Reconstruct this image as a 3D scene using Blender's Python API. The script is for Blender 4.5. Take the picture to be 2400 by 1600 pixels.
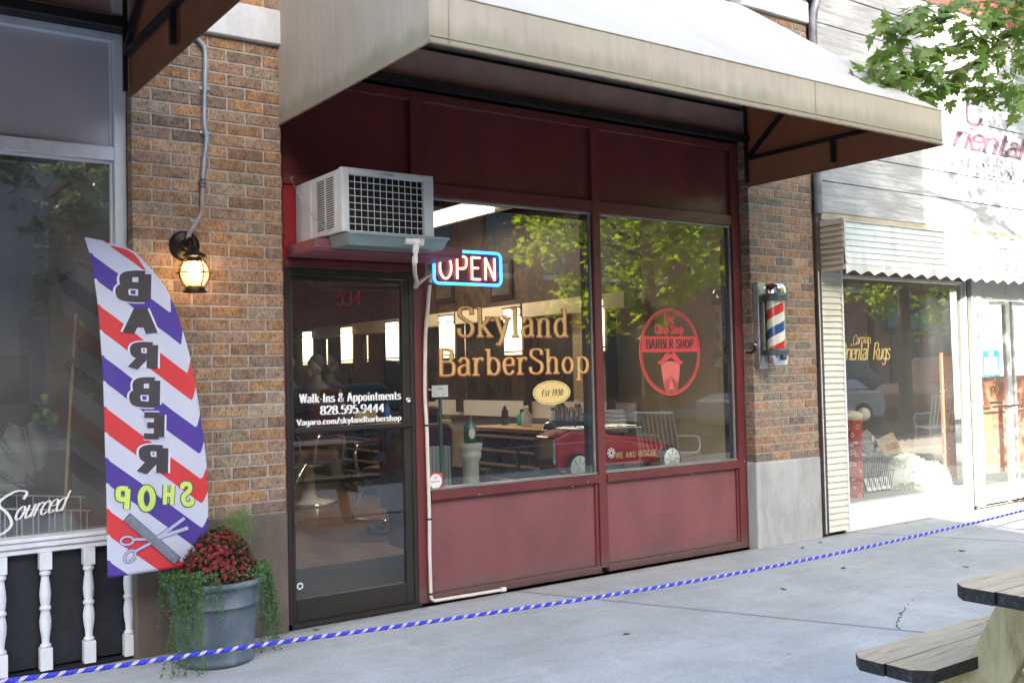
import bpy, math, random
from mathutils import Vector, Matrix, Euler, noise
random.seed(7)
R = math.radians
for o in list(bpy.data.objects): bpy.data.objects.remove(o)
SC = bpy.context.scene
COL = SC.collection

# ------------------------------------------------------------------ camera
F, YAW, PITCH, ROLL = 2348.5, 0.617386, 0.0318915, 0.022629
CAM = Vector((0.0, -5.3294, 1.41))
fw = Vector((math.sin(YAW)*math.cos(PITCH), math.cos(YAW)*math.cos(PITCH), math.sin(PITCH)))
r0 = Vector((math.cos(YAW), -math.sin(YAW), 0)); d0 = fw.cross(r0)
if d0.z > 0: d0 = -d0
rt = r0*math.cos(ROLL) + d0*math.sin(ROLL)
dn = -r0*math.sin(ROLL) + d0*math.cos(ROLL)
cam = bpy.data.objects.new('camera', bpy.data.cameras.new('camera')); COL.objects.link(cam)
cam.data.sensor_width = 36; cam.data.lens = 36*F/2400; cam.data.clip_start = .05; cam.data.clip_end = 2000
cam.matrix_world = Matrix(((rt.x, -dn.x, -fw.x, CAM.x), (rt.y, -dn.y, -fw.y, CAM.y), (rt.z, -dn.z, -fw.z, CAM.z), (0, 0, 0, 1)))
cam.data.dof.use_dof = True; cam.data.dof.focus_distance = 6.6; cam.data.dof.aperture_fstop = 16.0
SC.camera = cam

# ------------------------------------------------------------------ sky, sun, exposure
SUN_EL = 22.0
sun_dir = Vector((-.29, -.957, 0)).normalized()*math.cos(R(SUN_EL)) + Vector((0, 0, math.sin(R(SUN_EL))))
W = bpy.data.worlds.new("World"); SC.world = W; W.use_nodes = True
wn = W.node_tree.nodes; bg = wn['Background']
sky = wn.new('ShaderNodeTexSky'); sky.sky_type = 'NISHITA'; sky.sun_disc = False
sky.sun_elevation = R(SUN_EL); sky.sun_rotation = math.atan2(sun_dir.x, sun_dir.y)
sky.air_density = 1.0; sky.dust_density = 2.5; sky.ozone_density = .8
W.node_tree.links.new(sky.outputs[0], bg.inputs[0]); bg.inputs[1].default_value = 0.15
sl = bpy.data.lights.new('sun', 'SUN'); sl.energy = 3.3; sl.angle = R(.5); sl.color = (1, .93, .82)
so = bpy.data.objects.new('sun', sl); COL.objects.link(so); so.rotation_euler = sun_dir.to_track_quat('Z', 'Y').to_euler()
so.location = (0, -10, 20)
SC.view_settings.view_transform = 'Standard'; SC.view_settings.look = 'None'
SC.view_settings.exposure = 2.62; SC.view_settings.gamma = 1
SC.render.engine = 'CYCLES'
SC.cycles.max_bounces = 8; SC.cycles.transparent_max_bounces = 24; SC.cycles.diffuse_bounces = 4; SC.cycles.glossy_bounces = 4
SC.cycles.caustics_reflective = False; SC.cycles.caustics_refractive = False; SC.cycles.sample_clamp_indirect = 6

def at(px, py, Y):
    """world point on the vertical plane y=Y under a pixel of the 2400x1600 photograph"""
    w = fw + rt*((px-1200)/F) + dn*((py-800)/F)
    t = (Y-CAM.y)/w.y
    return CAM + w*t
def atx(px, py, X):
    w = fw + rt*((px-1200)/F) + dn*((py-800)/F)
    return CAM + w*((X-CAM.x)/w.x)

# ------------------------------------------------------------------ materials
MATS = {}
class NT:
    def __init__(s, name):
        s.m = bpy.data.materials.new(name); s.m.use_nodes = True; s.t = s.m.node_tree; s.n = s.t.nodes
        s.b = s.n['Principled BSDF']; s.out = s.n['Material Output']; MATS[name] = s.m
    def new(s, k, **kw):
        x = s.n.new(k)
        for a, v in kw.items(): setattr(x, a, v)
        return x
    def link(s, a, b): s.t.links.new(a, b)
    def coord(s, kind='Object'):
        return s.new('ShaderNodeTexCoord').outputs[kind]
    def mapping(s, scale=(1, 1, 1), rot=(0, 0, 0), loc=(0, 0, 0), src=None):
        m = s.new('ShaderNodeMapping'); m.inputs['Scale'].default_value = scale; m.inputs['Rotation'].default_value = rot; m.inputs['Location'].default_value = loc
        s.link(src if src is not None else s.coord(), m.inputs[0]); return m.outputs[0]
    def noise(s, scale, detail=4, src=None, rough=.55, dist=0):
        x = s.new('ShaderNodeTexNoise'); x.inputs['Scale'].default_value = scale; x.inputs['Detail'].default_value = detail
        x.inputs['Roughness'].default_value = rough; x.inputs['Distortion'].default_value = dist
        if src is not None: s.link(src, x.inputs['Vector'])
        return x.outputs['Fac']
    def ramp(s, fac, stops, interp='LINEAR'):
        x = s.new('ShaderNodeValToRGB'); x.color_ramp.interpolation = interp
        e = x.color_ramp.elements
        while len(e) < len(stops): e.new(.5)
        for i, (p, c) in enumerate(stops):
            e[i].position = p; e[i].color = (c, c, c, 1) if isinstance(c, (int, float)) else (*c, 1)
        s.link(fac, x.inputs[0]); return x.outputs[0]
    def mix(s, fac, a, b, mode='MIX'):
        x = s.new('ShaderNodeMixRGB', blend_type=mode)
        for i, v in enumerate((fac, a, b)):
            if hasattr(v, 'is_linked') or hasattr(v, 'links'): s.link(v, x.inputs[i])
            elif isinstance(v, (int, float)): x.inputs[i].default_value = v if i == 0 else (v, v, v, 1)
            else: x.inputs[i].default_value = (*v, 1)
        return x.outputs[0]
    def math(s, op, a, b=None, c=None):
        x = s.new('ShaderNodeMath', operation=op)
        for i, v in enumerate((a, b, c)):
            if v is None: continue
            if isinstance(v, (int, float)): x.inputs[i].default_value = v
            else: s.link(v, x.inputs[i])
        return x.outputs[0]
    def bump(s, h, strength=.3, dist=.01):
        x = s.new('ShaderNodeBump'); x.inputs['Strength'].default_value = strength; x.inputs['Distance'].default_value = dist
        s.link(h, x.inputs['Height']); s.link(x.outputs[0], s.b.inputs['Normal'])
    def base(s, c):
        if isinstance(c, tuple): s.b.inputs['Base Color'].default_value = (*c, 1)
        else: s.link(c, s.b.inputs['Base Color'])
    def set(s, rough=None, metal=None, spec=None):
        if rough is not None:
            if isinstance(rough, (int, float)): s.b.inputs['Roughness'].default_value = rough
            else: s.link(rough, s.b.inputs['Roughness'])
        if metal is not None: s.b.inputs['Metallic'].default_value = metal
        if spec is not None: s.b.inputs['Specular IOR Level'].default_value = spec

def M(name, c, rough=.6, metal=0, var=.15, vs=6, bump=.0, bs=60, spec=None, stretch=(1, 1, 1), dirt=None):
    if name in MATS: return MATS[name]
    t = NT(name)
    if var > 0:
        n = t.noise(vs, 5, t.mapping(stretch))
        lo = tuple(max(0, x*(1-var)) for x in c); hi = tuple(min(1, x*(1+var)) for x in c)
        col = t.ramp(n, [(.3, lo), (.7, hi)])
        if dirt:
            d = t.ramp(t.noise(dirt[1], 6, t.mapping(dirt[2])), [(.5, 0.), (.75, dirt[3])])
            col = t.mix(d, col, dirt[0])
        t.base(col)
        r = t.ramp(t.noise(vs*2.3, 3, t.mapping(stretch)), [(.3, max(0.02, rough-.08)), (.7, min(1, rough+.08))]); t.set(rough=r)
    else: t.base(c); t.set(rough=rough)
    t.set(metal=metal, spec=spec)
    if bump: t.bump(t.noise(bs, 4, t.mapping(stretch)), bump, .004)
    return t.m

def emis(name, c, s, base=(.8, .8, .8)):
    if name in MATS: return MATS[name]
    t = NT(name); t.base(base); t.b.inputs['Emission Color'].default_value = (*c, 1); t.b.inputs['Emission Strength'].default_value = s
    return t.m

def glass(name, tint=(.93, .95, .94), ior=2.1, dirt=0.0):
    t = NT(name); t.n.remove(t.b)
    tr = t.new('ShaderNodeBsdfTransparent'); tr.inputs[0].default_value = (*tint, 1)
    gl = t.new('ShaderNodeBsdfGlossy'); gl.inputs['Roughness'].default_value = 0.0; gl.inputs['Color'].default_value = (1, 1, 1, 1)
    fr = t.new('ShaderNodeFresnel'); fr.inputs[0].default_value = ior
    g = t.new('ShaderNodeNewGeometry')
    f = t.math('MULTIPLY', fr.outputs[0], t.math('SUBTRACT', 1.0, g.outputs['Backfacing']))
    # old plate glass is never quite flat
    bp = t.new('ShaderNodeBump'); bp.inputs['Strength'].default_value = .05; bp.inputs['Distance'].default_value = .003
    t.link(t.noise(2.2, 1, t.mapping()), bp.inputs['Height']); t.link(bp.outputs[0], gl.inputs['Normal'])
    mx = t.new('ShaderNodeMixShader'); t.link(f, mx.inputs[0]); t.link(tr.outputs[0], mx.inputs[1]); t.link(gl.outputs[0], mx.inputs[2])
    last = mx
    if dirt:
        df = t.new('ShaderNodeBsdfDiffuse'); df.inputs[0].default_value = (.7, .7, .68, 1)
        m2 = t.new('ShaderNodeMixShader')
        t.link(t.ramp(t.noise(5, 6, t.mapping((1, 1, .5))), [(.35, dirt*.3), (.8, dirt)]), m2.inputs[0])
        t.link(mx.outputs[0], m2.inputs[1]); t.link(df.outputs[0], m2.inputs[2]); last = m2
    t.link(last.outputs[0], t.out.inputs[0]); return t.m

GLASS = glass('window_glass', ior=2.05, dirt=.012)
GLASS_DULL = glass('dusty_window_glass', tint=(.9, .91, .9), ior=2.2, dirt=.13)
GLASS_SUN = glass('bright_window_glass', ior=2.0, dirt=.03)
GLASS_CLEAR = glass('clear_glass', ior=1.45)

# brick: colour per brick from the mesh, speckle and wire-cut texture on top
def brick_mat(name):
    t = NT(name); a = t.new('ShaderNodeAttribute', attribute_name='bc')
    sp = t.noise(95, 5, t.mapping((1, 1, .45)), rough=.75)
    dark = t.ramp(sp, [(.38, .42), (.5, 1.0), (.72, 1.22)])
    c = t.mix(1.0, a.outputs['Color'], dark, 'MULTIPLY')
    blot = t.ramp(t.noise(17, 5, t.mapping(), rough=.7), [(.36, .52), (.56, 1.0), (.75, 1.2)])
    c = t.mix(.85, c, blot, 'MULTIPLY')
    fl = t.ramp(t.noise(150, 2, t.mapping()), [(.7, 0.), (.76, .5)])
    c = t.mix(fl, c, (.62, .5, .4)); t.base(c); t.set(rough=.88, spec=.25)
    t.bump(t.math('ADD', t.noise(120, 5, t.mapping((1, 1, .3))), t.noise(28, 4, t.mapping())), .75, .004)
    return t.m
BRICK = brick_mat('brick')
MORTAR = M('mortar', (.36, .34, .31), .95, var=.25, vs=30, bump=.5, bs=180)

def stucco(name, c, stain, ss=.6):
    t = NT(name)
    n = t.ramp(t.noise(4, 8, t.mapping((1, 1, .6)), rough=.65), [(.3, tuple(x*.78 for x in c)), (.7, tuple(min(1, x*1.15) for x in c))])
    st = t.ramp(t.noise(7, 6, t.mapping((1.6, 1.6, .35)), rough=.7), [(.48, 0.), (.75, ss)])
    n = t.mix(st, n, stain)
    pit = t.ramp(t.noise(70, 3, t.mapping()), [(.66, 0.), (.72, .5)])
    t.base(t.mix(pit, n, tuple(x*.5 for x in c))); t.set(rough=.9, spec=.2)
    t.bump(t.noise(45, 7, t.mapping(), rough=.7), .55, .006); return t.m
PLINTH_GREY = stucco('grey_concrete', (.42, .43, .43), (.26, .25, .25))
PLINTH_BROWN = stucco('brown_painted_concrete', (.155, .125, .105), (.10, .085, .075), .5)
STONE = stucco('painted_lintel_stone', (.6, .62, .64), (.45, .45, .45), .35)
TAUPE = M('taupe_painted_steel', (.42, .33, .29), .55, var=.12, vs=4, bump=.1, bs=20)

def maroon(name, c, rough):
    t = NT(name)
    n = t.ramp(t.noise(3.5, 6, t.mapping((1, 1, .5))), [(.3, tuple(x*.82 for x in c)), (.72, tuple(x*1.16 for x in c))])
    sc_ = t.ramp(t.noise(34, 5, t.mapping((1, 1, .18)), rough=.7), [(.63, 0.), (.72, .22)])
    n = t.mix(sc_, n, (.30, .16, .17))
    ch = t.ramp(t.noise(60, 3, t.mapping()), [(.70, 0.), (.71, 1.)])
    sx = t.new('ShaderNodeSeparateXYZ'); t.link(t.coord(), sx.inputs[0])
    sp = t.math('ADD', t.math('MULTIPLY', t.math('SUBTRACT', .17, sx.outputs[2]), 4.0), t.math('MULTIPLY', t.noise(13, 7, t.mapping((1, 1, .45)), rough=.8), 1.1))
    if name != 'faded_maroon_paint': n = t.mix(t.ramp(sp, [(.66, 0.), (1.05, .6)]), n, (.13, .105, .095))
    sc2 = t.ramp(t.noise(5, 8, t.mapping((.5, 1, 3.5)), rough=.8, dist=1.5), [(.66, 0.), (.70, .35)]); n = t.mix(sc2, n, tuple(x*.55 for x in c))
    t.base(t.mix(ch, n, (.10, .02, .02))); t.set(rough=t.ramp(t.noise(9, 4, t.mapping()), [(.3, rough-.07), (.7, rough+.14)]), spec=.5)
    t.bump(t.noise(16, 6, t.mapping((1, 1, .5))), .16, .01); return t.m
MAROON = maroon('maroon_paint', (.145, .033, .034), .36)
FADED_LIT = maroon('faded_lit_maroon_panel', (.215, .075, .08), .42)  # chalky fade plus the stronger light below the awning painted in as paler colour
RED_WALL = maroon('red_paint', (.30, .014, .022), .42)

def fabric():
    t = NT('awning_fabric'); t.n.remove(t.b)
    base = (.53, .475, .39)
    n = t.ramp(t.noise(2.2, 6, t.mapping()), [(.3, tuple(x*.9 for x in base)), (.7, tuple(x*1.06 for x in base))])
    # rain streaks and green algae near the hem (a stain on the cloth itself)
    st = t.ramp(t.noise(26, 5, t.mapping((1, 1, .07)), rough=.65), [(.46, 0.), (.8, .5)])
    n = t.mix(st, n, (.36, .34, .28))
    sx = t.new('ShaderNodeSeparateXYZ'); t.link(t.coord(), sx.inputs[0])
    g = t.ramp(t.math('ADD', t.math('MULTIPLY', t.math('SUBTRACT', .16, sx.outputs[2]), 5.0), t.math('MULTIPLY', t.noise(9, 6, t.mapping((1, 1, .3))), .9)), [(.62, 0.), (1.0, .55)])
    n = t.mix(g, n, (.27, .275, .18))
    d = t.new('ShaderNodeBsdfDiffuse'); tl = t.new('ShaderNodeBsdfTranslucent')
    t.link(n, d.inputs[0]); t.link(t.mix(1., n, (.80, .42, .24), 'MULTIPLY'), tl.inputs[0])
    bp = t.new('ShaderNodeBump'); bp.inputs['Strength'].default_value = .35; bp.inputs['Distance'].default_value = .02
    t.link(t.math('ADD', t.noise(2.6, 3, t.mapping((1, 1, .35))), t.math('MULTIPLY', t.noise(6, 4, t.mapping((1.5, 1.5, .25)), dist=1.2), .35)), bp.inputs['Height']); t.link(bp.outputs[0], d.inputs['Normal'])
    mx = t.new('ShaderNodeMixShader'); mx.inputs[0].default_value = .2
    t.link(d.outputs[0], mx.inputs[1]); t.link(tl.outputs[0], mx.inputs[2]); t.link(mx.outputs[0], t.out.inputs[0]); return t.m
FABRIC = fabric()
def bleached_skylit():
    t = NT('bleached_skylit_canvas'); t.n.remove(t.b); d = t.new('ShaderNodeBsdfDiffuse'); tl = t.new('ShaderNodeBsdfTranslucent')
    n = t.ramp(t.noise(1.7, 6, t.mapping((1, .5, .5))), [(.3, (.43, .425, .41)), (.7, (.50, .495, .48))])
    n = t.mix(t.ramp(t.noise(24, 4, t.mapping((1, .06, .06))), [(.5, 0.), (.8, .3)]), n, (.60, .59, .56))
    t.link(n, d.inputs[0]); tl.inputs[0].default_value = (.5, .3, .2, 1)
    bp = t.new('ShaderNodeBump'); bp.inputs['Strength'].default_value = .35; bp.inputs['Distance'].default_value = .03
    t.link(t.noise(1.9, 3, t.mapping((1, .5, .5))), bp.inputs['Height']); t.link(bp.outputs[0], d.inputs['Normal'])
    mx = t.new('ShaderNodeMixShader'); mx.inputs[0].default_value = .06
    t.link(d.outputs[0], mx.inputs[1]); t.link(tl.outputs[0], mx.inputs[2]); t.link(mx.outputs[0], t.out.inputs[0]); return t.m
BLEACHED_SKYLIT = bleached_skylit()  # cleaner sun-faded top; its skylit brightness is partly put into the colour
def fabric_in():
    # lining side of the canvas: rust brown cloth lit through from outside
    t = NT('awning_lining'); t.n.remove(t.b)
    d = t.new('ShaderNodeBsdfDiffuse'); tl = t.new('ShaderNodeBsdfTranslucent')
    c = t.ramp(t.noise(3, 5, t.mapping()), [(.3, (.42, .215, .13)), (.7, (.50, .27, .17))])
    t.link(c, d.inputs[0]); t.link(c, tl.inputs[0])
    mx = t.new('ShaderNodeMixShader'); mx.inputs[0].default_value = .5
    t.link(d.outputs[0], mx.inputs[1]); t.link(tl.outputs[0], mx.inputs[2]); t.link(mx.outputs[0], t.out.inputs[0]); return t.m
LINING = fabric_in()
HEM = M('hem_webbing', (.20, .14, .10), .8, var=.2, vs=12)
BLACK_STEEL = M('black_steel', (.012, .012, .013), .5, var=.2)
BRONZE = M('dark_bronze_aluminium', (.043, .038, .033), .38, metal=.35, var=.12, vs=3, bump=.05, bs=30)
STOP = M('grey_window_stop', (.30, .30, .29), .45, metal=.3, var=.15)
WHITE = M('white_paint', (.74, .76, .80), .5, var=.06, vs=5, bump=.08, bs=25, dirt=((.45, .42, .38), 14, (1, 1, .4), .35))
WHITE_P = M('white_plastic', (.72, .73, .72), .4, var=.05)
AC_WHITE = M('appliance_enamel', (.60, .64, .66), .38, var=.05, vs=9, dirt=((.38, .37, .33), 11, (1, 1, .3), .35))
AC_GREEN = M('green_grey_pan', (.25, .32, .31), .4, metal=.3, var=.1)
DARK = M('dark_coil', (.035, .037, .04), .55, metal=.3, var=.4, vs=90)
IRON = M('black_iron', (.018, .013, .011), .38, metal=.5, var=.3, vs=20, bump=.2, bs=80)
GALV = M('galvanised_conduit', (.33, .38, .46), .45, metal=.4, var=.2, vs=9)
PVC = M('yellowed_pvc', (.72, .66, .58), .42, var=.08, vs=7)
CHROME = M('chrome', (.82, .82, .82), .08, metal=1, var=0)
RUB = M('grey_metal_ring', (.11, .125, .13), .38, metal=.5, var=.15)
BLACK_PANEL = M('black_painted_board', (.012, .014, .020), .55, var=.3, vs=8, bump=.1, bs=30, dirt=((.10, .09, .09), 40, (1, 1, 1), .12))
POT = M('blue_grey_pot', (.095, .125, .16), .55, var=.3, vs=5, bump=.15, bs=18, stretch=(1, 1, .5), dirt=((.24, .25, .25), 10, (1, 1, .5), .75))
SOIL = M('soil', (.03, .02, .015), .95)
GOLD = M('gold_leaf', (.78, .56, .20), .38, metal=.25, var=.15, vs=30)
GOLD_EDGE = M('gold_letter_shadow', (.42, .08, .035), .5, var=0)
WVINYL = M('white_vinyl', (.85, .85, .85), .5, var=0)
RVINYL = M('red_vinyl', (.60, .065, .07), .5, var=0)
RVINYL2 = M('faded_red_vinyl', (.66, .15, .13), .55, var=0)
BLKV = M('black_vinyl', (.015, .015, .015), .5, var=0)

# ------------------------------------------------------------------ mesh builder
class MB:
    def __init__(s): s.v = []; s.f = []; s.mi = []; s.sm = []; s.uv = None; s.cols = None; s.lift = 0
    def add(s, vs, fs, mi=0, sm=False):
        b = len(s.v); s.v += [Vector(x) for x in vs]
        for f in fs: s.f.append([b+i for i in f]); s.mi.append(mi); s.sm.append(sm)
    def box(s, x0, x1, y0, y1, z0, z1, mi=0):
        s.add([(x0, y0, z0), (x1, y0, z0), (x1, y1, z0), (x0, y1, z0), (x0, y0, z1), (x1, y0, z1), (x1, y1, z1), (x0, y1, z1)],
              [(0, 3, 2, 1), (4, 5, 6, 7), (0, 1, 5, 4), (1, 2, 6, 5), (2, 3, 7, 6), (3, 0, 4, 7)], mi); return s
    def hexa(s, p, mi=0):
        s.add(p, [(0, 3, 2, 1), (4, 5, 6, 7), (0, 1, 5, 4), (1, 2, 6, 5), (2, 3, 7, 6), (3, 0, 4, 7)], mi); return s
    def beam(s, a, b, w, h, up=(0, 0, 1), mi=0):
        a = Vector(a); b = Vector(b); d = (b-a).normalized(); u = Vector(up)
        sd = d.cross(u)
        if sd.length < 1e-4: sd = d.cross(Vector((1, 0, 0)))
        sd.normalize(); u = sd.cross(d).normalized(); x = sd*w/2; z = u*h/2
        s.hexa([a-x-z, a+x-z, b+x-z, b-x-z, a-x+z, a+x+z, b+x+z, b-x+z], mi); return s
    def quad(s, a, b, c, d, mi=0): s.add([a, b, c, d], [(0, 1, 2, 3)], mi); return s
    def slab(s, pts, n, t, mi=0):
        """thick flat polygon: pts outline, n extrusion direction"""
        n = Vector(n).normalized()*t; k = len(pts); P = [Vector(p) for p in pts]
        s.add(P + [p+n for p in P], [tuple(range(k)), tuple(range(2*k-1, k-1, -1))] + [(i, i+k, (i+1) % k+k, (i+1) % k) for i in range(k)], mi); return s
    def tube(s, path, r, n=8, closed=False, mi=0, sm=True, cap=True):
        P = [Vector(p) for p in path]; k = len(P); rings = []
        up = None
        for i, p in enumerate(P):
            a = P[i-1] if (i > 0 or closed) else P[i]; b = P[(i+1) % k] if (i < k-1 or closed) else P[i]
            t = (b-a).normalized() if (b-a).length > 1e-9 else Vector((0, 0, 1))
            if up is None:
                up = Vector((0, 0, 1)) if abs(t.z) < .9 else Vector((1, 0, 0))
            u = (up - t*up.dot(t));
            if u.length < 1e-5: u = t.orthogonal()
            u.normalize(); up = u; w = t.cross(u)
            rr = r[i] if isinstance(r, (list, tuple)) else r
            rings.append([p + (u*math.cos(2*math.pi*j/n) + w*math.sin(2*math.pi*j/n))*rr for j in range(n)])
        vs = [v for g in rings for v in g]; fs = []
        m = k if closed else k-1
        for i in range(m):
            for j in range(n):
                a = i*n+j; b = i*n+(j+1) % n; c = ((i+1) % k)*n+(j+1) % n; d = ((i+1) % k)*n+j; fs.append((a, b, c, d))
        s.add(vs, fs, mi, sm)
        if cap and not closed:
            s.add(rings[0], [tuple(range(n-1, -1, -1))], mi); s.add(rings[-1], [tuple(range(n))], mi)
        return s
    def lathe(s, prof, c=(0, 0, 0), n=24, mi=0, sm=True, ax='z', a0=0, a1=2*math.pi):
        c = Vector(c); full = abs(a1-a0-2*math.pi) < 1e-6; cols = n if full else n+1; vs = []
        for r, z in prof:
            for j in range(cols):
                a = a0+(a1-a0)*j/n
                p = (r*math.cos(a), r*math.sin(a), z)
                if ax == 'y': p = (p[0], p[2], p[1])
                if ax == 'x': p = (p[2], p[0], p[1])
                vs.append(c+Vector(p))
        fs = []
        for i in range(len(prof)-1):
            for j in range(n):
                j2 = (j+1) % cols; fs.append((i*cols+j, i*cols+j2, (i+1)*cols+j2, (i+1)*cols+j))
        s.add(vs, fs, mi, sm); return s
    def ball(s, c, r, n=12, mi=0, sz=1):
        return s.lathe([(max(1e-4, r*math.sin(math.pi*i/n)), -r*sz*math.cos(math.pi*i/n)) for i in range(n+1)], c, n*2, mi)
    def build(s, name, mats, parent=None, bevel=0, kind=None, seg=1):
        me = bpy.data.meshes.new(name)
        off = parent_off(parent)
        me.from_pydata([tuple(v-off) for v in s.v], [], s.f)
        mats = mats if isinstance(mats, (list, tuple)) else [mats]
        for m in mats: me.materials.append(m)
        for p, mi, sm in zip(me.polygons, s.mi, s.sm): p.material_index = mi; p.use_smooth = sm
        if s.uv:
            l = me.uv_layers.new(name='UVMap')
            for p in me.polygons:
                for li, vi in zip(p.loop_indices, p.vertices): l.data[li].uv = s.uv[vi]
        if s.cols:
            a = me.color_attributes.new('bc', 'FLOAT_COLOR', 'CORNER')
            for p in me.polygons:
                for li in p.loop_indices: a.data[li].color = (*s.cols[p.index], 1)
        me.update()
        o = bpy.data.objects.new(name, me); COL.objects.link(o)
        if parent is not None: o.parent = parent
        if bevel:
            b = o.modifiers.new('bevel', 'BEVEL'); b.width = bevel; b.segments = seg; b.limit_method = 'ANGLE'; b.angle_limit = R(40)
        if kind: o['kind'] = kind
        return o
def parent_off(p):
    v = Vector((0, 0, 0))
    while p is not None: v += p.location; p = p.parent
    return v
def tag(o, label, cat, group=None, kind=None):
    o['label'] = label; o['category'] = cat
    if group: o['group'] = group
    if kind: o['kind'] = kind
    return o
def thing(name, label, cat, loc=(0, 0, 0), group=None):
    o = bpy.data.objects.new(name, None); COL.objects.link(o); o.location = loc; o.empty_display_size = .1
    return tag(o, label, cat, group)
def copy_tree(o, parent=None):
    c = o.copy(); COL.objects.link(c); c.parent = parent
    for ch in list(o.children): copy_tree(ch, c)
    return c
def smooth(pts, k=6, closed=False):
    """Catmull-Rom"""
    n = len(pts); out = []
    P = [Vector(p) for p in pts]
    rng = range(n) if closed else range(n-1)
    for i in rng:
        p0 = P[i-1] if (i > 0 or closed) else P[i]; p1 = P[i]; p2 = P[(i+1) % n]; p3 = P[(i+2) % n] if (i+2 < n or closed) else P[(i+1) % n]
        for j in range(k):
            t = j/k; out.append(.5*((2*p1)+(p2-p0)*t+(2*p0-5*p1+4*p2-p3)*t*t+(3*p1-p0-3*p2+p3)*t**3))
    if not closed: out.append(P[-1])
    return out

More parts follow.
